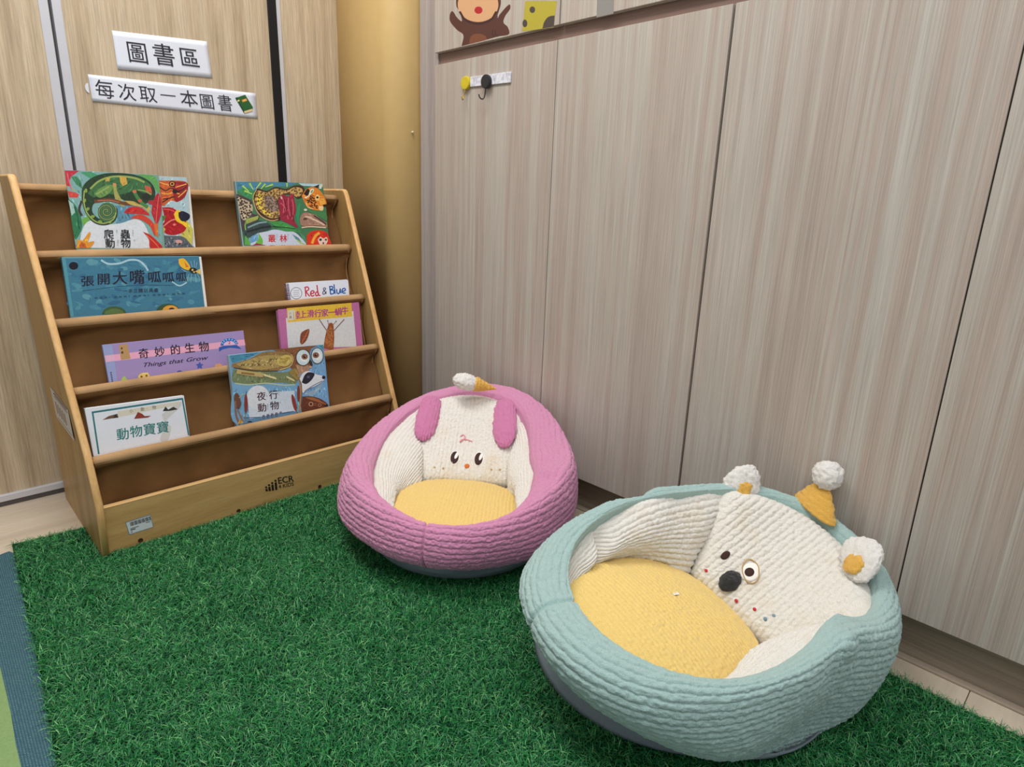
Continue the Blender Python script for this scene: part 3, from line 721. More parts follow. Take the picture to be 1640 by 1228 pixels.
# title patch
A.poly([(280,1000),(420,920),(560,890),(690,860),(860,890),(990,900),(1090,980),(1180,1090),(1080,1110),(330,1110)], (198,208,228), True)
A.poly([(330,960),(420,930),(430,1030),(300,1080),(280,1010)], (110,160,200)); A.poly([(215,1100),(220,950),(290,1040),(310,1110)], (96,170,80)); A.poly([(420,900),(490,1010),(490,1090),(380,1090),(430,1000)], (110,180,66), True); A.poly([(330,1110),(400,1075),(560,1112)], (150,40,80))
A.poly([(960,930),(1060,990),(1120,1080),(1020,1020)], (90,140,150)); A.poly([(1000,1000),(1110,1060),(1180,1100),(1080,1080)], (160,190,110)); A.poly([(1060,890),(1150,960),(1200,1080),(1120,1010)], (80,140,110))
for ch, cx in (('叢',640),('林',822)): A.cell(ch, cx, 998, 124, 128, (200,36,36), 0.0, 0.035, 0.04)
for i, c in enumerate('ㄘㄨㄥˊ'): A.cell(c, 718+(20 if i == 3 else 0), 945+i*30, 28, 28, (90,96,110))
for i, c in enumerate('ㄌㄧㄣˊ'): A.cell(c, 896+(20 if i == 3 else 0), 945+i*30, 28, 28, (90,96,110))
for ch, cx in (('動',655),('物',830)): A.cell(ch, cx, 1160, 120, 120, (120,40,60), 0.0, 0.03)
A.build()

# --- frog book (blue, landscape)
bk, p0, n = std_book('picture_book', 'wide blue picture book with yellow firefly, second pocket left', 1, [(99,411.5),(318,410),(328,494),(113,508)], 0.018, (96,150,168), (70,128,148), over=0.011)
A = Art('cover_print', bk, p0, n, 90, 400, 6.694)
A.poly([(60,95),(1530,72),(1590,625),(1300,640),(160,718)], (62,122,150))
rr = random.Random(4)
for i in range(120):
    x = rr.uniform(120,1500); y = rr.uniform(100,640)
    A.ell(x, y, rr.uniform(18,70), rr.uniform(10,30), rr.choice([(72,136,160),(56,112,146),(80,144,164),(50,104,140),(64,126,150),(92,152,168)]), rr.uniform(-30,30), 12, 0, 360, 0.15)
A.poly([(60,95),(100,95),(190,716),(160,718)], (84,150,166))
A.ell(186,171,50,42,(14,18,32)); A.line([(480,110),(560,150),(680,145),(780,110),(880,115),(950,170),(985,225)], 20, (170,204,220))
A.line([(1240,340),(1320,385),(1400,350)], 14, (170,204,220)); A.line([(280,440),(600,400),(900,378),(1250,380)], 5, (30,70,96))
for ch, cx, cy, w_, h_ in (('張',335,333,150,120),('開',508,312,150,130),('大',682,300,165,150),('嘴',866,290,172,165),('呱',1052,290,150,130),('呱',1200,292,132,115),('呱',1342,290,125,108)): A.cell(ch, cx, cy, w_, h_, (30,28,52), -0.03, 0.03, 0.03)
for i, ch in enumerate('一本立體玩具書'): A.cell(ch, 740+i*55, 440-i*1.5, 52, 46, (34,48,78), -0.02, 0.02)
for i in range(20): A.line([(360+i*52, 518-i*2.6), (360+i*52+(30 if i % 4 else 8), 516-i*2.6)], 14, (44,84,112), False)
A.poly([(1310,100),(1370,95),(1430,170),(1430,215),(1370,205),(1320,160)], (238,182,40), True); A.poly([(1370,120),(1420,180),(1390,190)], (214,120,40))
A.ell(1470,222,46,30,(40,36,30),15); A.ell(1460,215,10,12,(226,190,120)); A.ell(1478,238,10,9,(226,190,120)); A.poly([(1490,230),(1545,200),(1548,270)], (222,190,110))
for p in [[(1440,120),(1460,190)],[(1480,110),(1480,190)],[(1510,130),(1495,195)],[(1420,260),(1400,330)],[(1450,260),(1440,350)],[(1490,260),(1500,350)],[(1510,250),(1545,330)],[(1400,240),(1340,205)]]: A.line(p, 5, (150,190,210), False)
A.ell(622,690,130,85,(62,92,50),0,24,180,360); A.ell(622,690,105,60,(88,116,64),0,24,180,360)
A.ell(1200,655,125,78,(54,84,52),0,24,180,360); A.ell(1225,656,88,62,(226,160,60),0,24,180,360); A.ell(1238,645,34,26,(40,34,30)); A.ell(1246,652,10,10,(226,206,180))
A.build()

# --- spiral bound board book
bk, p0, n, up, q, slab = book_block('board_book', 'white spiral-bound board book with red and blue lettering', 1, [(460,453),(555,447.5),(560,475),(464,482)], 0.012, None)
slab('front_cover', q, 0.0, 0.0022, cm('white_card', (232,236,246)), 0.001); slab('page_block', inset(q, 0.003), 0.0022, 0.0098, M['pages']); slab('back_cover', q, 0.0098, 0.012, cm('white_card', (232,236,246)), 0.001)
ax = (q[1]-q[0])/np.linalg.norm(q[1]-q[0])
for i in range(13):
    c = q[0]-up*(0.004+i*0.0052)-ax*0.001
    ang = np.linspace(0, 2*math.pi, 15)
    path = [c+ax*(0.0065*math.cos(a))-n*(0.006+0.0085*math.sin(a))+up*0.0009*math.sin(a/2) for a in ang]
    V, Fc = tube_vf(path, 0.0011, 6, False)
    obj('binding_ring', V, Fc, plain('ring_plastic', [(120,90,130),(96,92,120),(150,110,150)][i % 3], 0.35, 0.5), bk, smooth=True)
A = Art('cover_print', bk, p0, n, 435, 440, 9.826, m=M['flatprint'])
A.poly([(238,140),(700,108),(1180,72),(1205,90),(1225,340),(290,400),(262,385)], (228,234,248))
A.ell(388,290,92,94,(66,68,82)); A.ell(388,290,84,86,(228,234,248))
for i in range(4): A.line([(340,250+i*30),(436,243+i*30)], 6, (120,124,140), False)
rd, bl = (196,40,62), (36,96,176)
S = lambda pts, c, w_=19: A.line(pts, w_, c)
S([(528,200),(540,345)], rd); S([(515,205),(560,190),(585,225),(535,268)], rd); S([(540,265),(600,340)], rd)
S([(618,300),(668,280),(655,252),(622,262),(614,310),(640,335),(672,318)], rd); S([(745,300),(712,268),(690,300),(705,332),(740,310)], rd); S([(712,160),(735,310),(770,325)], rd)
gy = (70,76,110); S([(860,300),(815,225),(835,205),(850,225),(808,270),(812,305),(850,290),(858,258)], gy, 14)
S([(912,178),(928,305)], bl); S([(905,185),(955,185),(960,215),(920,235),(975,245),(975,290),(925,305)], bl); S([(980,150),(1000,300)], bl); S([(1022,225),(1030,285),(1062,290),(1080,220)], bl); S([(1078,215),(1090,290)], bl); S([(1112,265),(1160,240),(1145,212),(1112,230),(1115,280),(1165,288)], bl)
A.build()

# --- snail book
bk, p0, n = std_book('picture_book', 'pink and yellow snail picture book with white cover panel', 2, [(445,497),(575,484.5),(581,553),(451,562)], 0.013, (190,120,160), (176,112,150))
A = Art('cover_print', bk, p0, n, 435, 440, 9.826)
A.poly([(95,545),(1370,430),(1420,1120),(150,1150)], (186,108,158))
A.poly([(225,680),(1285,570),(1335,1130),(260,1150)], (214,216,218))
A.poly([(238,525),(1255,440),(1268,655),(252,748)], (226,186,62))
A.poly([(252,560),(350,545),(375,700),(260,720)], (214,208,190)); A.cell('小', 290, 605, 46, 46, (60,60,60)); A.cell('蟲', 297, 665, 46, 46, (60,60,60))
pk = (170,60,130)
for ch, cx, cy in (('陸',395,632),('上',495,622),('滑',612,610),('行',728,605),('家',835,598),('一',942,590),('蝸',1050,580),('牛',1152,562)): A.cell(ch, cx, cy, 116, 128, pk, -0.1, 0.045, 0.03)
A.poly([(375,545),(378,705),(350,705),(345,548)], (216,206,160))
A.poly([(815,1150),(845,960),(880,830),(900,770),(935,755),(970,780),(980,880),(985,1000),(970,1180),(960,1190)], (146,82,42), True); A.dots([(840,1120),(880,860),(930,790),(960,900),(960,1140)], 46, 7, 12, (186,120,70), 3, None, 1.6)
A.line([(870,880),(800,780),(745,695)], 13, (120,84,70)); A.line([(980,880),(1060,790),(1135,710)], 13, (120,84,70)); A.line([(895,780),(882,725)], 9, (140,104,90), False); A.line([(975,780),(1010,735)], 9, (140,104,90), False); A.ell(882,722,9,9,(120,84,70)); A.ell(1014,732,9,9,(120,84,70)); A.ell(1136,706,9,9,(120,84,70))
A.poly([(445,1060),(455,940),(500,885),(590,855),(580,950),(540,1040),(475,1095)], (130,70,46), True); A.line([(470,1080),(520,980),(580,870)], 9, (206,120,84)); A.line([(490,960),(520,980),(560,950)], 8, (196,90,64)); A.line([(480,1030),(510,1010),(545,1010)], 8, (196,90,64))
A.build()

# --- purple book
bk, p0, n = std_book('picture_book', 'lilac picture book with pink stripe and paper tag, third pocket left', 2, [(164,552),(390,529),(396.5,590),(175,613)], 0.010, (160,140,190), (130,146,190))
A = Art('cover_print', bk, p0, n, 155, 525, 6.56, m=M['flatprint'])
A.poly([(58,182),(1535,28),(1590,420),(135,575)], (160,140,192)); A.poly([(80,292),(1550,120),(1562,182),(95,360)], (234,168,196))
A.poly([(60,185),(160,175),(215,560),(135,572)], (150,160,206)); A.poly([(82,292),(178,280),(190,345),(95,360)], (226,176,206))
A.poly([(230,178),(320,165),(355,322),(255,338)], (186,146,96)); A.ell(262,215,10,12,(90,66,50)); A.ell(268,258,12,14,(80,60,46))
for ch, cx, cy in (('奇',492,268),('妙',660,248),('的',825,228),('生',975,210),('物',1125,196)): A.cell(ch, cx, cy, 112, 112, (30,22,44), -0.1, 0.03, 0.12)
A.glyph('Things that Grow', [(492,368),(1168,288),(1176,345),(498,425)], (34,26,56), 0.022, 0.35, em=False)
for i in range(6): A.line([(140+i*3, 470+i*18), (156+i*3, 466+i*18)], 10, (40,40,96), False)
A.ell(1392,178,92,70,(40,110,190),-6,24,180,360); A.ell(1392,180,62,42,(226,186,220),-6,24,180,360)
for i in range(7):
    a = math.radians(200+i*23); A.line([(1392+68*math.cos(a), 178+50*math.sin(a)), (1392+86*math.cos(a), 178+66*math.sin(a))], 9, (170,206,232), False)
A.glyph('2', [(1380,140),(1402,138),(1404,168),(1382,170)], (206,40,80), 0.04, em=False)
A.poly([(1282,205),(1330,188),(1400,184),(1470,178),(1520,222),(1480,214),(1400,206),(1320,224),(1285,250)], (36,90,176))
st = [(1080+(40 if i % 2 == 0 else 22)*math.sin(i*math.pi/5), 395-(40 if i % 2 == 0 else 22)*math.cos(i*math.pi/5)) for i in range(10)]
A.poly(st, (66,88,176)); A.ell(870,470,30,24,(84,80,160)); A.ell(1280,400,40,26,(222,160,110)); A.poly([(250,560),(270,520),(290,505),(310,530),(330,560)], (170,200,90)); A.ell(495,510,62,40,(226,196,110),-8); A.ell(470,512,12,11,(110,80,40)); A.ell(522,502,12,11,(110,80,40)); A.line([(480,480),(540,472)], 8, (240,220,150), False)
A.build()

# --- night animals book, standing in the lowest pocket and taller than it
bk, p0, n, up, q, slab = book_block('picture_book', 'night animals picture book with owl, badger and moon in lowest pocket', 3, [(366,569),(518,551.5),(528,653),(379,681)], 0.016, None, lean=0.004)
slab('front_cover', q, 0.0, 0.0022, cm('night_cover', (130,166,190)), 0.0008); slab('page_block', inset(q, 0.003), 0.0022, 0.0138, M['pages']); slab('back_cover', q, 0.0138, 0.016, cm('night_cover', (130,166,190)), 0.0008)
slab('spine', [q[0]-(q[1]-q[0])*0.003, q[0]+(q[1]-q[0])*0.012, q[3]+(q[2]-q[3])*0.012, q[3]-(q[2]-q[3])*0.003], 0.0004, 0.0156, cm('night_spine', (150,170,180)))
A = Art('cover_print', bk, p0, n, 360, 545, 8.467); A.paint = 0.9
A.poly([(60,205),(700,130),(1330,60),(1365,300),(1420,890),(1000,990),(165,1145)], (112,164,206))
A.poly([(65,207),(480,160),(300,250),(100,310)], (70,140,170)); A.poly([(1270,70),(1330,62),(1340,130)], (60,140,160))
A.poly([(1150,400),(1340,240),(1410,880),(1280,780),(1060,760)], (120,170,214)); A.poly([(1060,720),(1200,680),(1330,560),(1300,660),(1180,760)], (150,180,200))
A.poly([(100,590),(300,600),(560,570),(800,600),(960,590),(985,760),(1000,980),(160,1140)], (120,170,206), True)
A.poly([(110,390),(400,400),(700,430),(950,430),(985,540),(940,590),(700,570),(500,600),(300,590),(110,560)], (120,134,96), True); A.line([(130,580),(320,600),(560,580),(780,605),(950,600)], 16, (186,200,170))
A.poly([(480,160),(800,110),(1250,70),(1160,130),(1150,340),(1000,460),(930,420),(700,150)], (134,88,58), True); A.poly([(960,330),(1130,330),(1150,400),(1010,470)], (176,140,112))
A.poly([(100,315),(330,250),(520,160),(720,150),(880,170),(930,250),(900,350),(800,400),(600,420),(330,400),(110,370)], (146,118,72), True)
A.poly([(150,320),(420,230),(600,200),(820,220),(800,330),(560,390),(280,380)], (176,152,92), True)
rr = random.Random(11)
for i in range(60):
    t = rr.random(); x = 220+t*560; y = 330-70*t+rr.uniform(-50,60)*(0.3+t*0.6)
    A.line([(x, y), (x-16, y+22)], 15, rr.choice([(222,206,150),(90,74,44),(204,184,120),(116,96,56)]), False, True)
A.poly([(700,260),(800,200),(890,210),(910,280),(830,350),(720,330)], (206,184,106), True)
for i in range(14): A.line([(720+rr.uniform(0,160), 230+rr.uniform(0,90)), (740+rr.uniform(0,160), 230+rr.uniform(0,90))], 9, (172,146,70), False)
A.line([(900,190),(925,260),(880,350),(740,400)], 12, (206,186,130)); A.line([(120,370),(400,410),(720,415)], 12, (84,64,40))
A.line([(160,420),(350,450),(520,470)], 60, (192,170,110)); A.line([(220,440),(400,460)], 26, (146,112,66))
for i in range(8): A.ell(540+i*20, 470+i*6, 22, 13, (226,214,160), 35, 10)
for i in range(6): A.ell(850+i*16, 500+i*8, 20, 12, (220,208,150), 40, 10)
A.poly([(860,420),(960,380),(1000,480),(980,540),(900,480)], (150,130,70), True); A.line([(960,400),(1010,520),(1030,700),(1010,960)], 22, (176,140,84)); A.line([(1000,500),(1040,640),(1030,900)], 9, (110,80,50))
for cx, cy, rx, ry in ((1060,232,100,114),(1252,208,86,112)):
    A.ell(cx, cy, rx, ry, (70,62,60)); A.ell(cx, cy, rx-10, ry-10, (206,226,232)); A.ell(cx+12, cy, rx*0.55, ry*0.52, (232,240,242))
for cx, cy in ((1080,220),(1232,200)): A.ell(cx, cy, 44, 40, (120,110,96)); A.ell(cx, cy, 34, 31, (150,90,60)); A.ell(cx, cy, 19, 18, (24,18,20)); A.ell(cx+7, cy-7, 5, 5, (240,240,240))
A.poly([(1150,250),(1180,290),(1190,340),(1160,350),(1145,300)], (60,44,40)); A.ell(1160,360,20,16,(200,160,120))
A.poly([(1010,520),(1060,440),(1140,415),(1240,460),(1350,490),(1340,540),(1240,610),(1120,660),(1055,710),(1040,590)], (226,230,236), True); A.poly([(1040,570),(1080,470),(1140,430),(1215,455),(1170,540),(1100,590)], (38,38,52), True); A.ell(1130,495,20,16,(90,96,120)); A.ell(1338,502,24,24,(24,30,56)); A.line([(1080,690),(1200,610),(1320,550)], 12, (120,130,150))
A.poly([(1050,760),(1180,760),(1310,800),(1400,880),(1300,920),(1150,950),(1040,960)], (104,56,38), True); A.poly([(1080,770),(1200,775),(1320,830),(1390,880),(1280,840),(1150,800)], (160,104,64), True); A.ell(1165,862,32,30,(196,150,120)); A.ell(1165,862,20,19,(80,40,30)); A.ell(1285,876,22,22,(186,130,104)); A.ell(1285,876,13,13,(60,34,28)); A.poly([(1330,870),(1400,870),(1390,900)], (40,26,24))
A.ell(450,770,156,160,(222,226,232)); A.poly([(300,720),(620,700),(940,680),(960,980),(330,1060)], (206,220,234)); A.ell(450,790,150,150,(220,226,234)); A.poly([(240,1080),(500,1030),(900,960),(980,990),(640,1060),(260,1130)], (96,140,176), True); A.line([(250,1050),(480,1040)], 10, (60,90,120)); A.line([(780,990),(930,960)], 10, (60,90,120))
A.ell(336,1112,34,22,(50,60,80),0,16,180,360)
A.ell(168,820,44,110,(110,72,56),-8); A.line([(175,940),(240,1090)], 16, (150,110,80)); A.line([(190,780),(250,730),(290,740)], 8, (206,180,110)); A.line([(140,820),(150,1000),(200,1140)], 26, (140,100,80)); A.poly([(170,1130),(210,1060),(250,1120)], (206,170,70)); A.line([(200,1140),(235,1010)], 9, (150,110,60))
A.line([(288,690),(286,740)], 6, (70,50,40), False); A.ell(284,855,24,130,(134,56,48)); A.line([(280,980),(276,1120)], 8, (150,120,80), False)
A.ell(936,845,26,118,(140,58,50),-13); A.line([(960,955),(985,990)], 8, (120,80,50), False); A.ell(996,720,20,110,(128,60,50))
dk = (64,26,44)
for ch, cx, cy in (('夜',492,755),('行',658,735),('動',502,908),('物',672,880)): A.cell(ch, cx, cy, 126, 124, dk, -0.12, 0.022, 0.06)
for ch, cx, cy in (('ㄧㄝˋ',566,735),('ㄒㄧㄥˊ',732,690),('ㄉㄨㄥˋ',578,880),('ㄨˋ',748,850)):
    for i, c in enumerate(ch): A.cell(c, cx+(22 if i == len(ch)-1 else 0), cy-10+i*25, 24, 24, (80,60,90))
for i in range(5):
    for yy in (1022, 1050)[:2 if i < 4 else 1]: A.line([(508+i*58, yy-i*11), (536+i*58, yy-5-i*11)], 20, dk, False); A.line([(514+i*58, yy-1-i*11), (530+i*58, yy-4-i*11)], 5, (206,210,228), False)
A.build()

# --- baby animals book
bk, p0, n = std_book('picture_book', 'white picture book with teal border and title, lowest pocket left', 3, [(136,654),(294.5,633),(303,697),(150,728)], 0.014, (228,230,236), (200,206,214))
A = Art('cover_print', bk, p0, n, 0, 620, 3.905, m=M['flatprint'])
A.poly([(532,142),(1150,54),(1186,300),(600,425)], (224,228,238))
tq = (44,116,124)
A.line([(574,158),(1142,72)], 12, tq, False); A.line([(578,152),(618,418)], 11, tq, False); A.line([(1140,68),(1180,300)], 10, tq, False)
A.poly([(735,150),(1130,88),(1140,104),(740,188)], (214,208,192)); A.poly([(1010,170),(1110,100),(1130,120),(1040,210),(1070,250),(1050,330),(1000,330),(1030,240)], (206,206,206), True)
A.poly([(640,205),(680,180),(735,165),(740,190),(700,195)], (110,80,60)); A.poly([(705,195),(722,168),(742,188)], (50,44,40)); A.poly([(838,198),(862,155),(888,165),(905,180),(945,178),(925,190),(865,196)], (140,54,40)); A.poly([(1018,150),(1035,120),(1052,140),(1085,122),(1112,138),(1060,148)], (52,46,40))
for i, c in enumerate('小·動·物'): A.cell(c, 820+i*36, 148-i*5.5, 26, 26, (90,84,80))
for ch, cx, cy in (('動',768,292),('物',852,275),('寶',935,262),('寶',1018,250)): A.cell(ch, cx, cy, 82, 78, (32,120,116), -0.14, 0.02, 0.08)
A.build()
# ------------------------------------------------------------------ plush bean-bag chairs
KEYS = ['cx','cy','phi','Rb','z0','tx','ty','ox','oy','Rg']+[n+h for n in ('Rm','zm','H','Rc','Ri','Hi') for h in 'fsbaq']
QP = [-0.3529,-0.4079,3.9008,0.2256,0.0572,0.0295,0.0275,0.0208,0.0144,0.2466,0.3114,0.3227,0.3826,-0.013,0.011,0.1335,0.1356,0.1613,0.0306,0.0021,0.1901,0.2591,0.3473,0.0294,-0.0056,0.2845,0.2857,0.3563,-0.01,0.0111,0.2731,0.2098,0.316,-0.0307,0.0143,0.1412,0.2212,0.325,0.0217,0.0034]
QG = [-0.3332,-1.1288,2.9748,0.2215,0.0491,0.33,0.1446,0.014,0.0717,0.2837,0.4146,0.2319,0.3018,-0.0169,-0.0238,0.1376,0.1205,0.1692,0.0365,0.0014,0.1791,0.2893,0.3343,0.0145,0.0161,0.3554,0.2,0.2435,-0.0173,-0.0084,0.3392,0.1724,0.2262,-0.0303,-0.0146,0.1445,0.2863,0.3083,0.0135,0.0188]

class Chair:
    """shape of one chair in its own frame: a = towards the front, b = to the right of it, z up"""
    def __init__(s, q):
        s.d = d = dict(zip(KEYS, q)); F = np.array([math.cos(d['phi']), math.sin(d['phi']), 0]); L = np.array([-F[1], F[0], 0])
        T = np.array([[1,0,d['ty']],[0,1,-d['tx']],[-d['ty'],d['tx'],1]])       # lean of the soft body
        s.M = T @ np.stack([F, L, [0,0,1]], 1); s.c = np.array([d['cx'], d['cy'], 0.0])
    def W(s, P):
        Q = np.asarray(P, float) @ s.M.T+s.c; zc, k = 0.012, 0.012; Q = Q.copy()
        Q[..., 2] = zc+k*np.logaddexp(0, (Q[..., 2]-zc)/k)                      # sags where it meets the floor
        xc, kx = -0.004, 0.006; Q[..., 0] = xc-kx*np.logaddexp(0, (xc-Q[..., 0])/kx)   # and flattens against the cupboards
        return Q
    def g(s, n, th):
        c = np.cos(th); wf = np.clip(c, 0, 1)**2; wb = np.clip(-c, 0, 1)**2; d = s.d
        return d[n+'f']*wf+d[n+'s']*(1-wf-wb)+d[n+'b']*wb+d[n+'a']*np.sin(th)+d[n+'q']*np.sin(2*th)
    def L(s, w): return np.linalg.solve(s.M, np.asarray(w, float)-s.c)
    def edge(s, th, dr=0.0, dz=0.0):
        r = s.g('Ri', th)+dr; return np.stack([r*np.cos(th), r*np.sin(th), s.g('Hi', th)+dz], -1)
    def shell(s, nth, nt, tuck=0.05):
        th = np.linspace(-math.pi, math.pi, nth, endpoint=False); d = s.d
        Rm, zm, H, Rc, Ri, Hi = [s.g(n, th) for n in ('Rm','zm','H','Rc','Ri','Hi')]
        u = np.linspace(0, math.pi/2, 40)[:, None]; sn, cs = np.sin(u), np.cos(u)
        rr = np.concatenate([d['Rb']+(Rm-d['Rb'])*sn, (Rc+(Rm-Rc)*cs)[1:], (Rc-(Rc-Ri)*sn)[1:]])
        zz = np.concatenate([d['z0']+(zm-d['z0'])*(1-cs), (zm+(H-zm)*sn)[1:], (Hi+(H-Hi)*cs)[1:]])
        seg = np.hypot(np.diff(rr, axis=0), np.diff(zz, axis=0)); Lc = np.vstack([np.zeros((1, nth)), np.cumsum(seg, 0)]); tot = Lc[-1]
        tt = np.linspace(0, 1, nt); R2 = np.empty((nt, nth)); Z2 = np.empty((nt, nth))
        for j in range(nth):
            R2[:, j] = np.interp(tt*tot[j], Lc[:, j], rr[:, j]); Z2[:, j] = np.interp(tt*tot[j], Lc[:, j], zz[:, j])
        return th, tt, tot, R2, Z2
def normals_grid(P, wrap):
    if wrap: du = np.roll(P, -1, 1)-np.roll(P, 1, 1)
    else: du = np.gradient(P, axis=1)
    dv = np.gradient(P, axis=0); n = np.cross(du, dv); return n/(np.linalg.norm(n, axis=-1, keepdims=True)+1e-12)
def rib(phase, P, amp, seed, terry=0.0009, wob=0.22):
    ph = phase+0.5*wob*noise3(P, 40, seed)+0.55*wob*noise3(P, 190, seed+1)
    h = np.abs(np.sin(math.pi*ph))**0.42
    return amp*(h-0.6)*(1+0.3*noise3(P, 90, seed+2))+terry*noise3(P, 210, seed+3)+0.6*terry*noise3(P, 420, seed+4)
def part_grid(ch, name, Pl, disp, m, root, wrap=False, out_sign=1, sub=None):
    n = normals_grid(Pl, wrap)*out_sign; Q = Pl+n*disp[..., None]
    return obj(name, ch.W(Q).reshape(-1, 3), grid_faces(Pl.shape[0], Pl.shape[1], wrap), m, root, smooth=True)
def blob(ch, name, ctr, rad, axes, m, root, seed=1, nu=40, nv=56, terry=0.0012, shape=None, ribn=0, amp=0.0):
    """closed soft form in the chair's frame: radii along three axes, optional profile shape(u, v)"""
    u = np.linspace(-math.pi/2+0.02, math.pi/2-0.02, nu)[:, None]; v = np.linspace(0, 2*math.pi, nv, endpoint=False)[None, :]
    X = np.cos(u)*np.cos(v); Y = np.cos(u)*np.sin(v); Z = np.sin(u)*np.ones_like(v)
    if shape: X, Y, Z = shape(X, Y, Z)
    A = np.asarray(axes, float); P = np.asarray(ctr)+X[..., None]*rad[0]*A[0]+Y[..., None]*rad[1]*A[1]+Z[..., None]*rad[2]*A[2]
    n = normals_grid(P, True); cen = P.mean((0, 1)); 
    if np.sum(n*(P-cen)) < 0: n = -n
    h = terry*noise3(P, 190, seed)+0.7*terry*noise3(P, 380, seed+1)
    if ribn: h = h+rib(X*ribn, P, amp, seed, 0)
    P = P+n*h[..., None]
    V = ch.W(P).reshape(-1, 3); Fc = [tuple(f) for f in grid_faces(nu, nv, True)]+[tuple(range(nv-1, -1, -1)), tuple((nu-1)*nv+k for k in range(nv))]
    return obj(name, V, Fc, m, root, smooth=True)

def make_chair(q, label, cfg):
    ch = Chair(q); d = ch.d
    root = thing('bean_bag_chair', label, 'chair', (d['cx'], d['cy'], 0.0), 'plush animal chairs on the grass rug')
    # outer shell with chenille ribs
    nth, nt = 1000, 280
    th, tt, tot, R, Z = ch.shell(nth, nt)
    P = np.stack([R*np.cos(th), R*np.sin(th), Z], -1)
    L0 = tot[np.argmin(np.abs(th))]
    Nr = (L0/0.0142)*(tot/L0)**0.62
    ph = tt[:, None]*Nr[None, :]
    n = normals_grid(P, True)
    if n[nt//3, :, :][np.arange(nth)].dot(np.array([1, 0, 0]))[nth//2] < 0: n = -n
    h = rib(ph, P, 0.0040, 3, 0.0014)
    # folds gathered where the arms rise, cross seam at the front
    for sgn in (-1, 1):
        w = np.exp(-((th-sgn*cfg['gather'])/0.28)**2)[None, :]*np.clip((tt-0.55)/0.3, 0, 1)[:, None]
        h = h+w*0.006*np.sin(14*(th[None, :]-sgn*cfg['gather'])+9*tt[:, None]*sgn)+w*0.003*noise3(P, 45, 31)
    w = np.exp(-((th-cfg['seam'])/0.010)**2)[None, :]; h = h*(1-0.8*w)-0.0055*w
    h = h+0.004*noise3(P, 9, 41)
    h = h*np.clip(tt/0.02, 0.2, 1)[:, None]*(1-0.75*np.clip((tt-0.84)/0.14, 0, 1))[:, None]-0.0035*np.clip((tt-0.8)/0.2, 0, 1)[:, None]
    Q = P+n*h[..., None]
    # turn the inner edge down out of sight
    k = 10; last = Q[-1]; extra = []
    for i in range(1, k+1):
        e = last.copy(); f = i/k; rr_ = np.hypot(e[:, 0], e[:, 1]); sc = (rr_-0.006*f+0.012*f*f)/rr_
        e[:, 0] *= sc; e[:, 1] *= sc; e[:, 2] -= 0.05*f; extra.append(e)
    Q = np.concatenate([Q, np.array(extra)], 0)
    body = ch.W(Q)
    obj('shell', body.reshape(-1, 3), grid_faces(Q.shape[0], nth, True), cfg['body'], root, smooth=True)
    # grey base: soft bag under the shell
    seam = body[0]; g = np.array([d['cx']+d['ox'], d['cy']+d['oy'], 0]); rows = []
    dirv = seam[:, :2]-g[:2]; rad0 = np.linalg.norm(dirv, axis=1); dirv = dirv/rad0[:, None]
    for f in np.linspace(0, 1, 12):
        zz = (seam[:, 2]+0.016)*(1-f)+0.010*f; rr = (rad0+0.012)*(1-f)+d['Rg']*f+0.013*math.sin(math.pi*f)
        rr = rr+0.004*noise3(np.stack([dirv[:, 0], dirv[:, 1], np.full(nth, f)], 1), 5.0, 8)*math.sin(math.pi*f)
        rows.append(np.stack([g[0]+dirv[:, 0]*rr, g[1]+dirv[:, 1]*rr, zz], 1))
    for f in (0.93, 0.5, 0.02): rows.append(np.stack([g[0]+dirv[:, 0]*d['Rg']*f, g[1]+dirv[:, 1]*d['Rg']*f, np.full(nth, 0.005)], 1))
    rows = np.array(rows)[:, ::2]
    obj('base', rows.reshape(-1, 3), grid_faces(rows.shape[0], rows.shape[1], True), M['basegrey'], root, smooth=True)
    # seat cushion
    sa, sb, sca, scb, sz = cfg['seat']
    nr, na = 110, 420; r = np.linspace(0.0, 1.0, nr)[:, None]; v = np.linspace(0, 2*math.pi, na, endpoint=False)[None, :]
    sq = lambda w: np.sign(w)*np.abs(w)**0.82
    A = sca+sa*r*sq(np.cos(v)); Bq = scb+sb*r*sq(np.sin(v)); zz = sz+0.026*(1-r**2.6)-0.03*np.clip((r-0.93)/0.07, 0, 1)**2+0*v
    P = np.stack([A, Bq, zz], -1)
    hh = rib((A if cfg['seat_dir'] == 'a' else Bq)/0.0098, P, cfg['seat_amp'], 17, 0.0010, 0.22)
    nn = np.zeros_like(P); nn[..., 2] = 1; P = P+nn*hh[..., None]
    obj('seat_cushion', ch.W(P).reshape(-1, 3), grid_faces(nr, na, True)[:, ::-1], M['yellow'], root, smooth=True)
    # face panel: a puffed cushion wrapping the back between the side bolsters
    (bl, br, a0, z0, beL, beR, puff) = cfg['panel']
    nu, nv = 230, 210
    U = np.linspace(0, 1, nu)[None, :]; Vv = np.linspace(0, 1, nv)[:, None]
    be = beL+(beR-beL)*U[0]; top = ch.edge(np.arctan2(np.sin(be), -np.cos(be)), 0.006, cfg['top_dz'])
    lo = np.stack([np.full(nu, a0)-cfg['curve']*4*U[0]*(1-U[0]), bl+(br-bl)*U[0], np.full(nu, z0)], 1)
    P = lo[None]*(1-Vv)[..., None]+top[None]*Vv[..., None]
    nn = normals_grid(P, False); nn = nn*np.sign(np.sum(nn*np.array([1.0, 0, 0.6])))
    for _ in range(3): nn[1:-1, 1:-1] = (nn[:-2, 1:-1]+nn[2:, 1:-1]+nn[1:-1, :-2]+nn[1:-1, 2:]+nn[1:-1, 1:-1])/5
    eU = np.clip(1-np.abs(2*U-1)**7, 0, 1)**0.5; eV = np.clip(1-np.abs(2*Vv-1)**9, 0, 1)**0.5
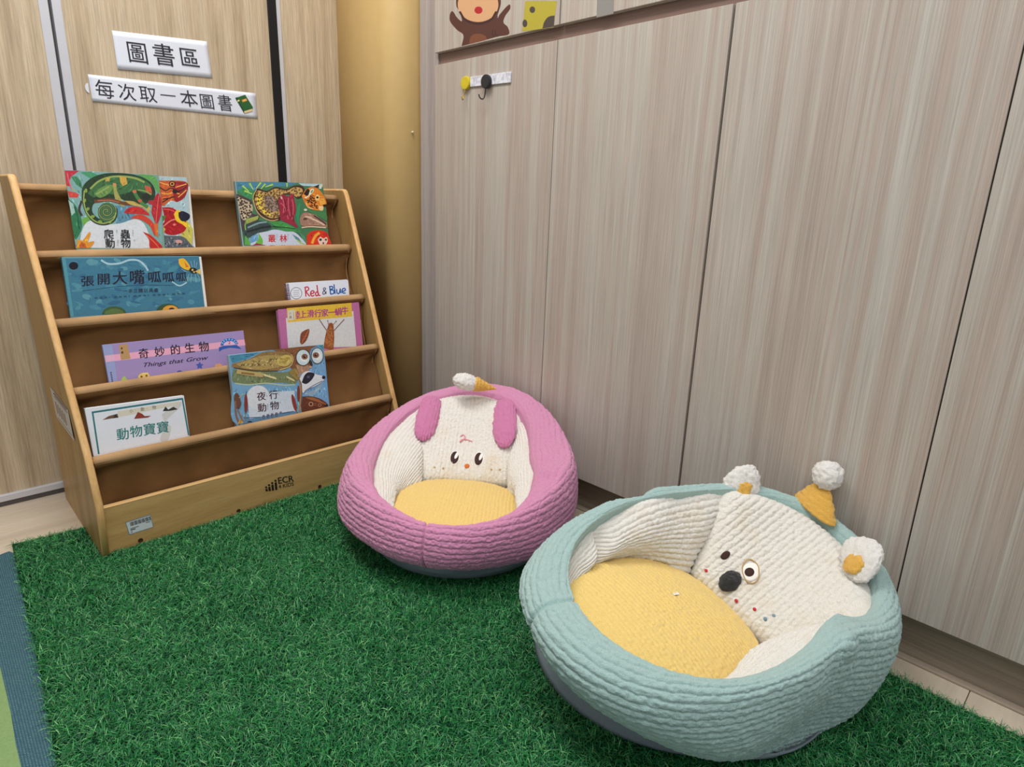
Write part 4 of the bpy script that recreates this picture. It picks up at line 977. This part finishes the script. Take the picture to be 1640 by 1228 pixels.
    hgt = (puff+0.022)*eU*eV-0.022+0.004*noise3(P, 11, 5)*eU*eV
    ribs = rib(P[..., 1]/0.0122, P, 0.0046, 23, 0.0014, 0.24)
    base_s = P+nn*hgt[..., None]
    panel = obj('face_panel', ch.W(base_s+nn*ribs[..., None]).reshape(-1, 3), grid_faces(nv, nu), M['cream'], root, smooth=True)
    Wp = ch.W(base_s); dlt = Wp-CAM; zc_ = dlt @ CF
    PX = 820+F_PX*(dlt @ CR)/zc_; PY = 614-F_PX*(dlt @ CU)/zc_
    def on_panel(px, py):                    # point of the panel where the photograph shows a feature
        i = np.argmin((PX-px)**2+(PY-py)**2); return base_s.reshape(-1, 3)[i], nn.reshape(-1, 3)[i]
    # side bolsters
    for side_name, sgn in (('side_bolster', -1), ('side_bolster', 1)):
        t0 = cfg['bol0']; be1 = abs(beL if sgn < 0 else beR); t1 = math.pi-be1+0.10
        mth, mt = 170, 130
        tb = np.linspace(t0, t1, mth)*sgn
        top = ch.edge(tb, 0.012, -0.008)
        f = np.linspace(0, 1, mth)
        # lower edge follows the seat's rim, then meets the panel's lower corner
        pa = np.linspace(0, math.pi, 400); e0 = top[0]; el = np.stack([sca+sa*np.cos(pa), scb+sgn*sb*np.sin(pa)], 1)
        p_0 = pa[np.argmin(np.hypot(el[:, 0]-e0[0], el[:, 1]-e0[1]))]; cb_ = (bl if sgn < 0 else br)
        p_1 = pa[np.argmin(np.hypot(el[:, 0]-(a0-0.01), el[:, 1]-cb_*1.04))]
        psi = np.interp(f, [0, 1], [p_0, p_1])*sgn
        bot = np.stack([sca+(sa-0.004)*np.cos(psi), scb+(sb-0.004)*np.sin(psi), np.full(mth, sz-0.012)], 1)
        t = np.linspace(0, 1, mt)[:, None, None]
        P2 = top[None]*(1-t)+bot[None]*t
        ef = np.clip(f/0.35, 0, 1)**0.8*np.clip(1-np.clip(f, 0, 1)**14, 0, 1)**0.5
        bulge = cfg['bulge']*np.clip(np.sin(math.pi*np.clip(t[..., 0], 0, 1)), 0, 1)**0.65*ef[None, :]-0.012*(1-np.clip(1-f**14, 0, 1)**0.5)[None, :]
        if sgn < 0 and cfg.get('crease'): bulge = bulge*(1-0.85*np.exp(-((f-cfg['crease'])/0.028)**2))[None, :]+0.008*np.exp(-((f-cfg['crease']+0.09)/0.05)**2)[None, :]*np.sin(math.pi*t[..., 0])
        cen = np.array([sca-0.02, scb, sz+0.10]); dirv2 = cen-P2; dirv2 /= np.linalg.norm(dirv2, axis=-1, keepdims=True)
        P2 = P2+dirv2*bulge[..., None]
        n2 = normals_grid(P2, False); s2 = np.sign(np.sum(n2*dirv2)); n2 = n2*s2
        Lh = np.linalg.norm(top-bot, axis=1)
        hh = rib(t[..., 0]*(0.35*Lh[None, :]+0.65*Lh.max())/0.0150+f[None, :]*cfg['skew'], P2, 0.0050, 51+sgn, 0.0013)+0.005*noise3(P2, 14, 60+sgn)
        P2 = P2+n2*hh[..., None]
        obj(side_name, ch.W(P2).reshape(-1, 3), grid_faces(mt, mth), M['cream'], root, smooth=True)
    return ch, root, on_panel

def patch(ch, name, on_panel, px, py, rb, rt, m, parent, off=0.0022, rot=0.0, thick=0.0012, n=24):
    """small embroidered oval stitched onto the panel"""
    c, nn = on_panel(px, py); e1 = np.array([0, 1.0, 0]); e1 = e1-nn*(e1 @ nn); e1 /= np.linalg.norm(e1); e2 = np.cross(nn, e1); e2 = e2 if e2[2] > 0 else -e2
    V = []; cr, sr = math.cos(rot), math.sin(rot)
    for rr, dz in ((1.0, -0.004), (1.0, 0.0), (0.8, thick*0.7), (0.4, thick)):
        for k in range(n):
            x, y = rb*rr*math.cos(2*math.pi*k/n), rt*rr*math.sin(2*math.pi*k/n)
            V.append(c+e1*(x*cr-y*sr)+e2*(x*sr+y*cr)+nn*(off+dz))
    V.append(c+nn*(off+thick)); Fc = [tuple(f) for f in grid_faces(4, n, True)]+[(3*n+k, 3*n+(k+1) % n, 4*n) for k in range(n)]
    return obj(name, ch.W(np.array(V)), Fc, m, parent, smooth=True)
def thread(ch, name, on_panel, pts, r, m, parent, off=0.002, closed=False):
    Pn = [on_panel(x, y)[0]+on_panel(x, y)[1]*off for x, y in pts]
    if closed: Pn.append(Pn[0])
    V, Fc = tube_vf(smooth_path(Pn, 5), r, 6); return obj(name, ch.W(np.array(V)), Fc, m, parent, smooth=True)

# --- pink puppy chair
cfgP = dict(body=M['pink'], gather=1.15, seam=-0.181, seat=(0.166, 0.180, 0.085, 0.0, 0.137), seat_dir='b', seat_amp=0.0030,
            panel=(-0.128, 0.145, -0.060, 0.128, -0.64, 0.60, 0.024), top_dz=-0.004, curve=0.012, bol0=0.62, bulge=0.040, skew=3.0)
chP, rootP, onP = make_chair(QP, 'pink plush bean bag chair with cream puppy face and floppy ears beside the bookshelf', cfgP)
def ear_drop(ch, name, top, tip, wid, m, root, seed, nn):
    """long floppy ear lying on the panel"""
    top, tip = np.asarray(top, float), np.asarray(tip, float); ax = top-tip; L = np.linalg.norm(ax); ax /= L
    sd = np.cross(ax, nn); sd /= np.linalg.norm(sd); up = np.cross(sd, ax); up = up if up@nn > 0 else -up
    def shp(X, Y, Z):
        r0 = np.sqrt(np.clip(1-Z*Z, 1e-4, 1)); r1 = np.where(Z > 0, (1-np.abs(Z)**7*0.98)**0.5*(0.98-0.10*Z), np.clip(1-np.abs(Z)**2.6, 0, 1)**0.5*0.98)
        return X*r1/r0, Y*r1/r0, Z
    return blob(ch, name, (top+tip)/2+nn*0.014, (wid, 0.017, L/2), (sd, up, ax), m, root, seed, 64, 64, 0.0016, shp, 4.5, 0.0036)
def ear_px(a, b, wid, seed):
    p1, n1 = onP(*a); p2, n2 = onP(*b)
    return ear_drop(chP, 'ear', p1+np.array([-0.004, 0, 0.006]), p2, wid, M['pinkear'], rootP, seed, n2)
ear_px((690, 634), (675, 709), 0.034, 71)
ear_px((816, 634), (811, 719), 0.037, 75)
for px, py in ((728, 733), (767, 735)):
    e = patch(chP, 'eye', onP, px, py, 0.0118, 0.0205, M['thread_dark'], rootP, 0.0028)
    patch(chP, 'eye_white', onP, px+3.4, py-2.5, 0.0046, 0.0125, M['thread_white'], e, 0.0040, -0.25)
    patch(chP, 'eye_rim', onP, px+0.7, py, 0.0142, 0.0232, M['thread_white'], e, 0.0016)
patch(chP, 'nose', onP, 748, 747, 0.0072, 0.0068, M['thread_orange'], rootP, 0.003)
for px, py in ((696, 749), (710, 750), (787, 752), (801, 752)): patch(chP, 'freckle', onP, px, py, 0.0030, 0.0030, M['thread_tan'], rootP, 0.0024)
thread(chP, 'forehead_stitch', onP, [(737,700),(742,697),(745,701),(741,706),(736,708),(742,704),(749,705),(756,708)], 0.0016, M['thread_pink'], rootP, 0.003)
# little party hat lying on the crest
def cone_soft(ch, name, apex, basec, r, m, root, seed, flat=None):
    apex, basec = np.asarray(apex, float), np.asarray(basec, float); ax = apex-basec; L = np.linalg.norm(ax); ax /= L
    a = np.cross(ax, [0, 0, 1.0]); a = a/np.linalg.norm(a) if np.linalg.norm(a) > 1e-3 else np.array([1.0, 0, 0]); b2 = np.cross(ax, a)
    if flat is not None: a, b2, ra, rb2 = flat[0], np.cross(ax, flat[0]), flat[1], flat[2]
    else: ra = rb2 = r
    nu, nv = 44, 60; t = np.linspace(0, 1, nu)[:, None]; v = np.linspace(0, 2*math.pi, nv, endpoint=False)[None, :]
    w_ = np.where(t < 0.12, np.sqrt(np.clip(1-((0.12-t)/0.12)**2, 0, 1)), 1)*(1-0.94*np.clip((t-0.05)/0.95, 0, 1)**1.1)*np.where(t > 0.93, np.sqrt(np.clip(1-((t-0.93)/0.075)**2, 0.02, 1)), 1)
    P = basec+ax*(L*t)[..., None]+a*(ra*w_*np.cos(v))[..., None]+b2*(rb2*w_*np.sin(v))[..., None]
    n = normals_grid(P, True)
    if np.sum(n*(P-(apex+basec)/2)) < 0: n = -n
    P = P+n*(0.0016*noise3(P, 170, seed)+0.0012*noise3(P, 360, seed+1)+rib(t*L/0.011+0*v, P, 0.0012, seed, 0))[..., None]
    V = ch.W(P).reshape(-1, 3); Fc = [tuple(f) for f in grid_faces(nu, nv, True)]+[tuple(range(nv-1, -1, -1)), tuple((nu-1)*nv+k for k in range(nv))]
    return obj(name, V, Fc, m, root, smooth=True)
hat_tip = np.array([-0.272, 0.062, 0.360]); hat_pom = np.array([-0.258, -0.026, 0.378])
cone_soft(chP, 'party_hat', hat_tip, hat_pom*0.8+hat_tip*0.2, 0.024, M['mustard'], rootP, 81)
dv = hat_tip-hat_pom; dv /= np.linalg.norm(dv); s1 = np.cross(dv, [0, 0, 1.0]); s1 /= np.linalg.norm(s1); s2 = np.cross(s1, dv)
blob(chP, 'pom_pom', hat_pom-dv*0.004, (0.027, 0.025, 0.042), (s1, s2, dv), M['white'], rootP, 83, 40, 56, 0.0028)

# --- teal koala chair
cfgG = dict(body=M['teal'], gather=1.25, seam=-0.224, seat=(0.196, 0.168, 0.150, -0.022, 0.137), seat_dir='a', seat_amp=0.0030,
            panel=(-0.118, 0.125, -0.026, 0.128, -1.06, 0.92, 0.026), top_dz=0.0, curve=0.008, bol0=0.40, bulge=0.040, skew=2.0, crease=0.27)
chG, rootG, onG = make_chair(QG, 'teal plush bean bag chair with white koala face and yellow seat at right', cfgG)
def ear_round(ch, px, py, be, rx, rz, root, seed, lean, side=0.0):
    th = math.atan2(math.sin(be), -math.cos(be)); e = ch.edge(np.array([th]))[0]; w = ch.W(e)
    ctr = ch.L(hit(px, py, w, (1, 0, 0)))
    fw = np.array([math.cos(be)*0.95, -math.sin(be)*0.95, 0.30]); fw /= np.linalg.norm(fw); sd = np.cross(np.array([0, 0, 1.0]), fw); sd /= np.linalg.norm(sd)
    up = np.cross(fw, sd); up = up*math.cos(lean)+sd*math.sin(lean); sd = np.cross(up, fw)
    def shp(X, Y, Z): return X*(1-0.22*Z), Y, Z                     # broader at its base
    e = blob(ch, 'ear', ctr, (rx, 0.015, rz), (sd, fw, up), M['white'], root, seed, 44, 60, 0.0026, shp)
    blob(ch, 'inner_ear', ctr+fw*0.0115-up*rz*0.30+sd*rx*side, (rx*0.42, 0.008, rz*0.50), (sd, fw, up), M['mustard'], e, seed+5, 30, 36, 0.0020)
    return e
earL = ear_round(chG, 1190, 773, -0.78, 0.036, 0.040, rootG, 91, 0.10, 0.15)
earR = ear_round(chG, 1380, 893, 0.52, 0.046, 0.040, rootG, 95, 0.30, 0.30)
e = patch(chG, 'eye', onG, 1162, 890, 0.0066, 0.0105, M['thread_dark'], rootG, 0.003)
e = patch(chG, 'eye', onG, 1200, 917, 0.0082, 0.0095, M['thread_dark'], rootG, 0.0046)
patch(chG, 'eye_white', onG, 1202, 916, 0.0165, 0.0215, M['thread_white'], e, 0.0030)
thread(chG, 'eye_ring', onG, [(1202+13.5*math.cos(a)+2*math.sin(a), 916+19.0*math.sin(a)) for a in np.linspace(0, 2*math.pi, 18, endpoint=False)], 0.0013, M['thread_tan'], e, 0.004, True)
cN, nN = onG(1169, 931); e1 = np.array([0, 1.0, 0]); e1 = e1-nN*(e1 @ nN); e1 /= np.linalg.norm(e1); e2 = np.cross(nN, e1); e2 = e2 if e2[2] > 0 else -e2
blob(chG, 'nose', cN+nN*0.004, (0.0180, 0.0240, 0.010), (e1, e2, nN), M['nose'], rootG, 99, 30, 40, 0.0016)
for px, py, mm in ((1131, 914, 'thread_red'), (1179, 962, 'thread_red'), (1208, 976, 'thread_red'), (1225, 991, 'thread_blue'), (1239, 987, 'thread_blue')):
    patch(chG, 'freckle', onG, px, py, 0.0032, 0.0030, M[mm], rootG, 0.003)
# yellow pointed hat standing on the crest, white pom-pom on its tip
pomc = chG.L(hit(1326, 761, (-0.036, 0, 0), (1, 0, 0))); hb = chG.L(hit(1303, 822, (-0.052, 0, 0), (1, 0, 0))); ht = chG.L(hit(1324, 766, (-0.038, 0, 0), (1, 0, 0)))
cone_soft(chG, 'party_hat', ht, hb, 0.04, M['mustard'], rootG, 101, flat=(np.array([0.1, 1.0, 0.0]), 0.052, 0.022))
blob(chG, 'pom_pom', pomc, (0.027, 0.029, 0.029), np.eye(3), M['white'], rootG, 103, 36, 48, 0.0028)
# scrap of paper lying on the yellow seat
pc_ = np.array(chG.W(np.array([0.105, -0.055, 0.163])))
V = []
for i in range(5):
    for j in range(4): V.append(pc_+np.array([(i-2)*0.0034+(j-1.5)*0.001, (j-1.5)*0.0024-(i-2)*0.001, 0.0012+0.0006*math.sin(i*1.3+j)+0.0015*(i-2)*(-0.3)]))
sc = obj('paper_scrap', V, grid_faces(5, 4), M['pages'], smooth=True, origin=pc_); tag(sc, 'tiny white paper scrap lying on the yellow seat of the teal chair', 'scrap')
# ------------------------------------------------------------------ artificial grass rug and the woven mat under it
RUG = [(-1.3345,-1.78), (-1.322,-0.80), (-1.314,-0.52), (-1.293,-0.19), (-1.280,0.10), (-1.268,0.325), (-1.158,0.309), (-0.2,0.30), (-0.047,0.29), (-0.042,-1.41), (-0.043,-1.78)]
rug = thing('grass_rug', 'deep green artificial grass rug covering the floor under the chairs', 'rug', (-0.68, -0.7, 0.0))
V = [(x, y, 0.0) for x, y in RUG]+[(x, y, 0.004) for x, y in RUG]; n = len(RUG)
obj('rug_backing', V, [tuple(range(n, 2*n))[::-1], tuple(range(n))]+[(i, (i+1) % n, n+(i+1) % n, n+i) for i in range(n)], plain('rug_backing', (14, 52, 30), 0.9, 0.1, 0, 0.2, 120), rug)
def weave_mat():
    m, nt, b = new_mat('woven_border', 0.9, 0.15)
    geo = N(nt, 'ShaderNodeNewGeometry'); mp = N(nt, 'ShaderNodeMapping'); mp.inputs['Rotation'].default_value = (0, 0, 0.8)
    nt.links.new(geo.outputs['Position'], mp.inputs['Vector'])
    br = N(nt, 'ShaderNodeTexBrick', Scale=1.0); br.inputs['Brick Width'].default_value = 0.0056; br.inputs['Row Height'].default_value = 0.0028; br.inputs['Mortar Size'].default_value = 0.0007
    br.inputs['Color1'].default_value = L4(84, 122, 132); br.inputs['Color2'].default_value = L4(102, 140, 148); br.inputs['Mortar'].default_value = L4(42, 72, 84)
    nt.links.new(mp.outputs[0], br.inputs['Vector']); nt.links.new(br.outputs['Color'], b.inputs['Base Color'])
    bp = N(nt, 'ShaderNodeBump', Strength=0.6, Distance=0.001); nt.links.new(br.outputs['Fac'], bp.inputs['Height']); bp.invert = True
    nt.links.new(bp.outputs['Normal'], b.inputs['Normal']); return m
mat_root = thing('woven_mat', 'blue-grey woven mat with green field, edge showing left of the grass rug', 'mat', (-1.5, -0.5, 0.0))
def slab_poly(name, pts, z0, z1, m, parent):
    n = len(pts); V = [(x, y, z0) for x, y in pts]+[(x, y, z1) for x, y in pts]
    return obj(name, V, [tuple(range(n))[::-1], tuple(range(n, 2*n))]+[(i, (i+1) % n, n+(i+1) % n, n+i) for i in range(n)], m, parent)
slab_poly('woven_border', [(-1.366,-1.75),(-1.359,-0.8),(-1.3565,-0.45),(-1.3525,-0.36),(-1.348,0.02),(-1.330,0.275),(-1.278,0.29),(-1.262,0.25),(-1.28,-0.3),(-1.30,-0.9),(-1.31,-1.75)], 0.0, 0.0035, weave_mat(), mat_root)
slab_poly('green_field', [(-2.0,-1.75),(-1.366,-1.75),(-1.359,-0.8),(-1.3565,-0.45),(-1.3525,-0.36),(-1.348,0.02),(-1.9,0.05)], 0.0, 0.003, plain('mat_green', (130, 158, 106), 0.9, 0.1, 0, 0.08, 200, 0.3), mat_root)
def inside(poly, x, y):
    r = np.zeros(len(x), bool); k = len(poly)
    for i in range(k):
        x1, y1 = poly[i]; x2, y2 = poly[(i+1) % k]
        if y1 == y2: continue
        c = (y1 > y) != (y2 > y); xi = (x2-x1)*(y-y1)/(y2-y1)+x1; r ^= c & (x < xi)
    return r
NB = 330000
bx = rng.uniform(-1.36, -0.03, NB); by = rng.uniform(-1.72, 0.33, NB)
keep = inside(RUG, bx+rng.normal(0, 0.003, NB), by+rng.normal(0, 0.003, NB))
keep &= ~((by > YF+0.006) & (bx > XL-0.002) & (bx < XR+0.01) & (by < 0.4))
for d_ in (chP.d, chG.d): keep &= (bx-d_['cx']-d_['ox'])**2+(by-d_['cy']-d_['oy'])**2 > (d_['Rg']-0.004)**2
keep &= ~((bx > -0.3) & (by > 0.0) & (by > 0.05))
# nothing behind the camera's footprint
keep &= (bx-by) > -1.75
keep &= ~((bx < -0.95) & (by < -1.05))
bx, by = bx[keep], by[keep]; NB = len(bx)
P0 = np.stack([bx, by, np.zeros(NB)], 1)
ang = 2*math.pi*rng.random(NB)+1.3*noise3(P0, 7, 2); ln = rng.uniform(0.012, 0.022, NB)*(1+0.25*noise3(P0, 11, 4)); wd = rng.uniform(0.0007, 0.0014, NB)
lean = np.clip(rng.normal(1.08, 0.28, NB)+0.25*noise3(P0, 9, 6), 0.15, 1.45)
dx = np.stack([np.cos(ang), np.sin(ang), 0*ang], 1); sx = np.stack([-np.sin(ang), np.cos(ang), 0*ang], 1)
tw = rng.uniform(-0.6, 0.6, NB)
rows = []
for f, w_ in ((0.0, 1.0), (0.4, 0.95), (0.75, 0.7), (1.0, 0.0)):
    a = lean*(0.35+0.65*f)                                    # curls over towards the tip
    c = P0+dx*(ln*f*np.sin(a))[:, None]+np.array([0, 0, 1.0])*(0.003+ln*f*np.cos(a))[:, None]
    c[:, 2] = np.maximum(c[:, 2], 0.005)
    s_ = sx*np.cos(tw)[:, None]+np.array([0, 0, 1.0])*np.sin(tw)[:, None]
    if w_ > 0: rows += [c-s_*(wd*w_*0.5)[:, None], c+s_*(wd*w_*0.5)[:, None]]
    else: rows += [c]
V = np.stack(rows, 1)                                         # NB x 7 x 3
b0 = (np.arange(NB)*7)[:, None]
T = np.concatenate([b0+np.array([[0, 1, 3]]), b0+np.array([[0, 3, 2]]), b0+np.array([[2, 3, 5]]), b0+np.array([[2, 5, 4]]), b0+np.array([[4, 5, 6]])], 0)
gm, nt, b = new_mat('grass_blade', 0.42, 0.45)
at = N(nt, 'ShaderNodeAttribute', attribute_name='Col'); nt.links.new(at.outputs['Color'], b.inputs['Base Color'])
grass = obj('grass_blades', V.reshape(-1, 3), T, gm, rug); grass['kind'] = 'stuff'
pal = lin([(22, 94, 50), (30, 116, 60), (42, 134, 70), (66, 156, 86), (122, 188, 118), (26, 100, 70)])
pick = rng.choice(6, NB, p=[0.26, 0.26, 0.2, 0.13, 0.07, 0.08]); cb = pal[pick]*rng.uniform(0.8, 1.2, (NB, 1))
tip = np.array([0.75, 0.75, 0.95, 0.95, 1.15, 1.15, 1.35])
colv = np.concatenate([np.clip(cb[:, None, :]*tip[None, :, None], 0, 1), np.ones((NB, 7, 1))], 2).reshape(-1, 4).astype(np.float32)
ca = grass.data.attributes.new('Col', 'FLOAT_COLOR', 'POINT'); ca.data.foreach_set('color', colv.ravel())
# ------------------------------------------------------------------ paper signs, hooks, stickers
def paper_sign(name, label, px, curl, fn, fr):
    """sheet of paper taped to the sliding panel; corners tl, tr, br, bl in the photograph"""
    q = [hit(x, y, (0, YA-0.0012, 0), (0, 1, 0)) for x, y in px]
    c = sum(q)/4.0; t = thing(name, label, 'sign', (c[0], c[1], min(p[2] for p in q)), 'paper signs on the back wall')
    nu, nv = 24, 8; V = []
    for j in range(nv):
        for i in range(nu):
            u, v = i/(nu-1), j/(nv-1); p = (1-u)*(1-v)*q[0]+u*(1-v)*q[1]+u*v*q[2]+(1-u)*v*q[3]
            V.append(p+np.array([0, -curl*(0.55+0.25*math.sin(4*u+1.5*v)+0.2*abs(2*u-1)**3*(1-v)), 0]))
    o = obj('sheet', V, grid_faces(nv, nu), M['paper'], t)
    md = o.modifiers.new('thickness', 'SOLIDIFY'); md.thickness = 0.0006; md.offset = 0
    A = Art('lettering', t, (0, YA-0.0012-curl*1.0-0.0006, 0), (0, -1, 0), *fr, m=M['flatprint'], base=1e-4, step=1e-5)
    fn(A); A.build(); return t
blk = (40, 38, 50)
def s1(A):
    A.cell('圖', 508, 305, 205, 212, blk, 0.13, 0.006, 0.17); A.cell('書', 748, 325, 212, 215, blk, 0.13, 0.006, 0.17); A.cell('區', 978, 350, 190, 190, blk, 0.13, 0.006, 0.17)
paper_sign('paper_sign', 'upper white paper sign with three large black characters on wood panel', [(179,49),(331,66.5),(340,125),(188.5,111)], 0.0016, s1, (130, 30, 5.655))
def s2(A):
    for ch, cx, cy, w_, h_ in (('每',212,638,180,180),('次',414,664,168,165),('取',604,682,166,160),('一',786,695,150,110),('本',975,722,166,162),('圖',1138,748,142,148),('書',1302,762,140,160)): A.cell(ch, cx, cy, w_, h_, blk, 0.1, 0.002, 0.16)
    A.poly([(1395,718),(1485,688),(1555,800),(1550,838),(1478,858)], (36,96,44)); A.poly([(1395,718),(1412,708),(1480,842),(1478,858)], (30,70,36)); A.poly([(1474,838),(1550,815),(1552,836),(1480,856)], (226,200,150)); A.poly([(1453,735),(1495,722),(1505,742),(1463,756)], (226,150,70)); A.ell(1480,738,14,7,(240,190,110),-15); A.ell(1424,742,12,8,(226,206,130),-30)
sg = paper_sign('paper_sign', 'long lower white paper strip with seven characters and green book icon', [(140.5,119),(409,149.5),(412.5,190),(148,162)], 0.0014, s2, (130, 30, 5.655))
# clear tape tab at its left end
c = hit(142, 141, (0, YA-0.001, 0), (0, 1, 0)); V = [c+np.array([0.009*math.cos(t)*-1, -0.0004-0.002*abs(math.cos(t)), 0.013*math.sin(t)]) for t in np.linspace(-math.pi/2, math.pi/2, 12)]
tb = obj('tape_tab', V, [tuple(range(12))], M['paper'], sg)

# sticker animals on the upper door (flat film on the door's face)
def sticker():
    A = Art('monkey_sticker', du1[0], (0, 0, 0), (-1, 0, 0), 690, 10, 7.13, m=M['flatprint'], base=3e-4)
    br_ = (86, 50, 42)
    A.poly([(352,455),(372,330),(300,270),(225,180),(216,110),(235,60),(262,70),(300,130),(355,170),(330,60),(290,-20),(320,-200),(520,-280),(720,-220),(800,-60),(760,110),(790,90),(850,20),(900,-20),(905,30),(850,110),(830,185),(880,240),(890,320),(770,345),(620,385)], br_, True)
    A.ell(540, -20, 232, 200, (212,164,122), 0, 48); A.ell(545, 45, 46, 42, (176,36,42), 0, 30); A.poly([(760,135),(790,85),(770,130)], (196,182,172))
    A.poly([(440,432),(450,360),(500,318),(580,318),(630,350),(625,384)], (122,72,50), True); A.line([(330,60),(400,160),(540,200),(680,160),(750,60)], 24, (62,34,34))
    A.line([(715,265),(700,310),(720,345)], 9, (58,36,32)); A.line([(740,270),(735,320),(765,345)], 9, (58,36,32))
    A.build()
    G = Art('giraffe_sticker', du1[0], (0, 0, 0), (-1, 0, 0), 690, 10, 7.13, m=M['flatprint'], base=3e-4)
    G.poly([(1040,288),(1058,150),(1078,-60),(1440,-60),(1420,100),(1405,240)], (178,164,54)); G.ell(1160,40,32,38,(74,64,58)); G.ell(1075,196,28,44,(74,64,58)); G.poly([(1275,255),(1290,190),(1308,158),(1330,130),(1352,117),(1375,110),(1416,106),(1405,236)], (74,64,58))
    G.build()
sticker()
E2 = Art('elephant_sticker', du2[0], (0, 0, 0), (-1, 0, 0), 690, 10, 7.13, m=M['flatprint'], base=3e-4)
E2.poly([(1894,128),(1900,-100),(2090,-100),(2086,84)], (140, 136, 132)); E2.build()

# adhesive strip and two disc hooks on the lower door
def on_door(x, y): return hit(x, y, (0, 0, 0), (1, 0, 0))
def mottled():
    m, nt, b = new_mat('worn_strip', 0.6, 0.3); geo = N(nt, 'ShaderNodeNewGeometry'); no = N(nt, 'ShaderNodeTexNoise', Scale=110.0, Detail=5.0); nt.links.new(geo.outputs['Position'], no.inputs['Vector'])
    rp = N(nt, 'ShaderNodeValToRGB'); rp.color_ramp.elements[0].position = 0.36; rp.color_ramp.elements[0].color = L4(190, 190, 202); rp.color_ramp.elements[1].position = 0.58; rp.color_ramp.elements[1].color = L4(226, 228, 238)
    nt.links.new(no.outputs['Fac'], rp.inputs['Fac']); nt.links.new(rp.outputs['Color'], b.inputs['Base Color']); return m
q = [on_door(x, y) for x, y in ((755, 123.5), (820, 115), (819, 132.5), (755, 139.5))]
V = list(q)+[p-np.array([0.005, 0, 0]) for p in q]
st = obj('adhesive_strip', V, [(0,1,2,3),(7,6,5,4),(0,4,5,1),(1,5,6,2),(2,6,7,3),(3,7,4,0)], mottled(), origin=q[3])
bm = bmesh.new(); bm.from_mesh(st.data); bmesh.ops.recalc_face_normals(bm, faces=bm.faces); bm.to_mesh(st.data); bm.free(); bevel_obj(st, 0.001, 2)
tag(st, 'worn white adhesive strip on the greige door between and right of the hooks', 'strip')
def hook(px, py, r, colr, metal, label, x_face, hk):
    p = on_door(px, py); c = np.array([x_face, p[1], p[2]]); t = thing('wall_hook', label, 'hook', (0.0, p[1], p[2]-0.05), 'disc hooks on the cupboard door')
    prof = [(0, 0.0), (r*0.94, 0.0), (r, 0.0015), (r, 0.0085), (r*0.95, 0.011), (r*0.85, 0.0115), (0.0, 0.0118)]; n = 32; V = []
    for rr, h in prof:
        for k in range(n): V.append((c[0]-h, c[1]+rr*math.cos(2*math.pi*k/n), c[2]+rr*math.sin(2*math.pi*k/n)))
    obj('hook_disc', V, [tuple(f) for f in grid_faces(len(prof), n, True)], colr, t, smooth=False)
    path = smooth_path([c+np.array(a) for a in hk], 6); V, Fc = tube_vf(path, 0.0019, 10); obj('hook_arm', V, Fc, metal, t, smooth=True)
hook(748.5, 133.5, 0.0195, plain('yellow_plastic', (206, 186, 40), 0.4, 0.5), plain('gold_wire', (186, 160, 70), 0.3, 0.5, 0.6), 'yellow disc hook with brass wire arm, left end of the strip', 0.0, [(-0.008,0,-0.014),(-0.010,0,-0.024),(-0.012,0.002,-0.034),(-0.015,0.001,-0.046),(-0.022,-0.004,-0.049),(-0.024,-0.003,-0.040)])
hook(783, 131.5, 0.0195, plain('black_plastic', (34, 36, 42), 0.35, 0.5), plain('black_wire', (28, 28, 32), 0.35, 0.5), 'black disc hook with black wire arm, stuck over the strip', -0.005, [(-0.008,0,-0.014),(-0.009,0,-0.030),(-0.012,0.001,-0.044),(-0.017,0.004,-0.049),(-0.022,0.009,-0.045),(-0.024,0.012,-0.036)])
# small peg on the column's edge
pp = hit(661, 212, (-0.02, 0.262, 0), (0, 1, 0)); V, Fc = tube_vf([pp+np.array([0.0, 0.012, 0]), pp, pp+np.array([-0.003, -0.004, 0.0]), pp+np.array([-0.009, -0.008, -0.001])], [0.003, 0.003, 0.0045, 0.002], 10)
pg = obj('wall_peg', V, Fc, plain('peg_plastic', (222, 206, 170), 0.5), smooth=True, origin=pp); tag(pg, 'tiny pale peg sticking out of the ochre column edge', 'peg')
bpy.data.objects.remove(_to, do_unlink=True)
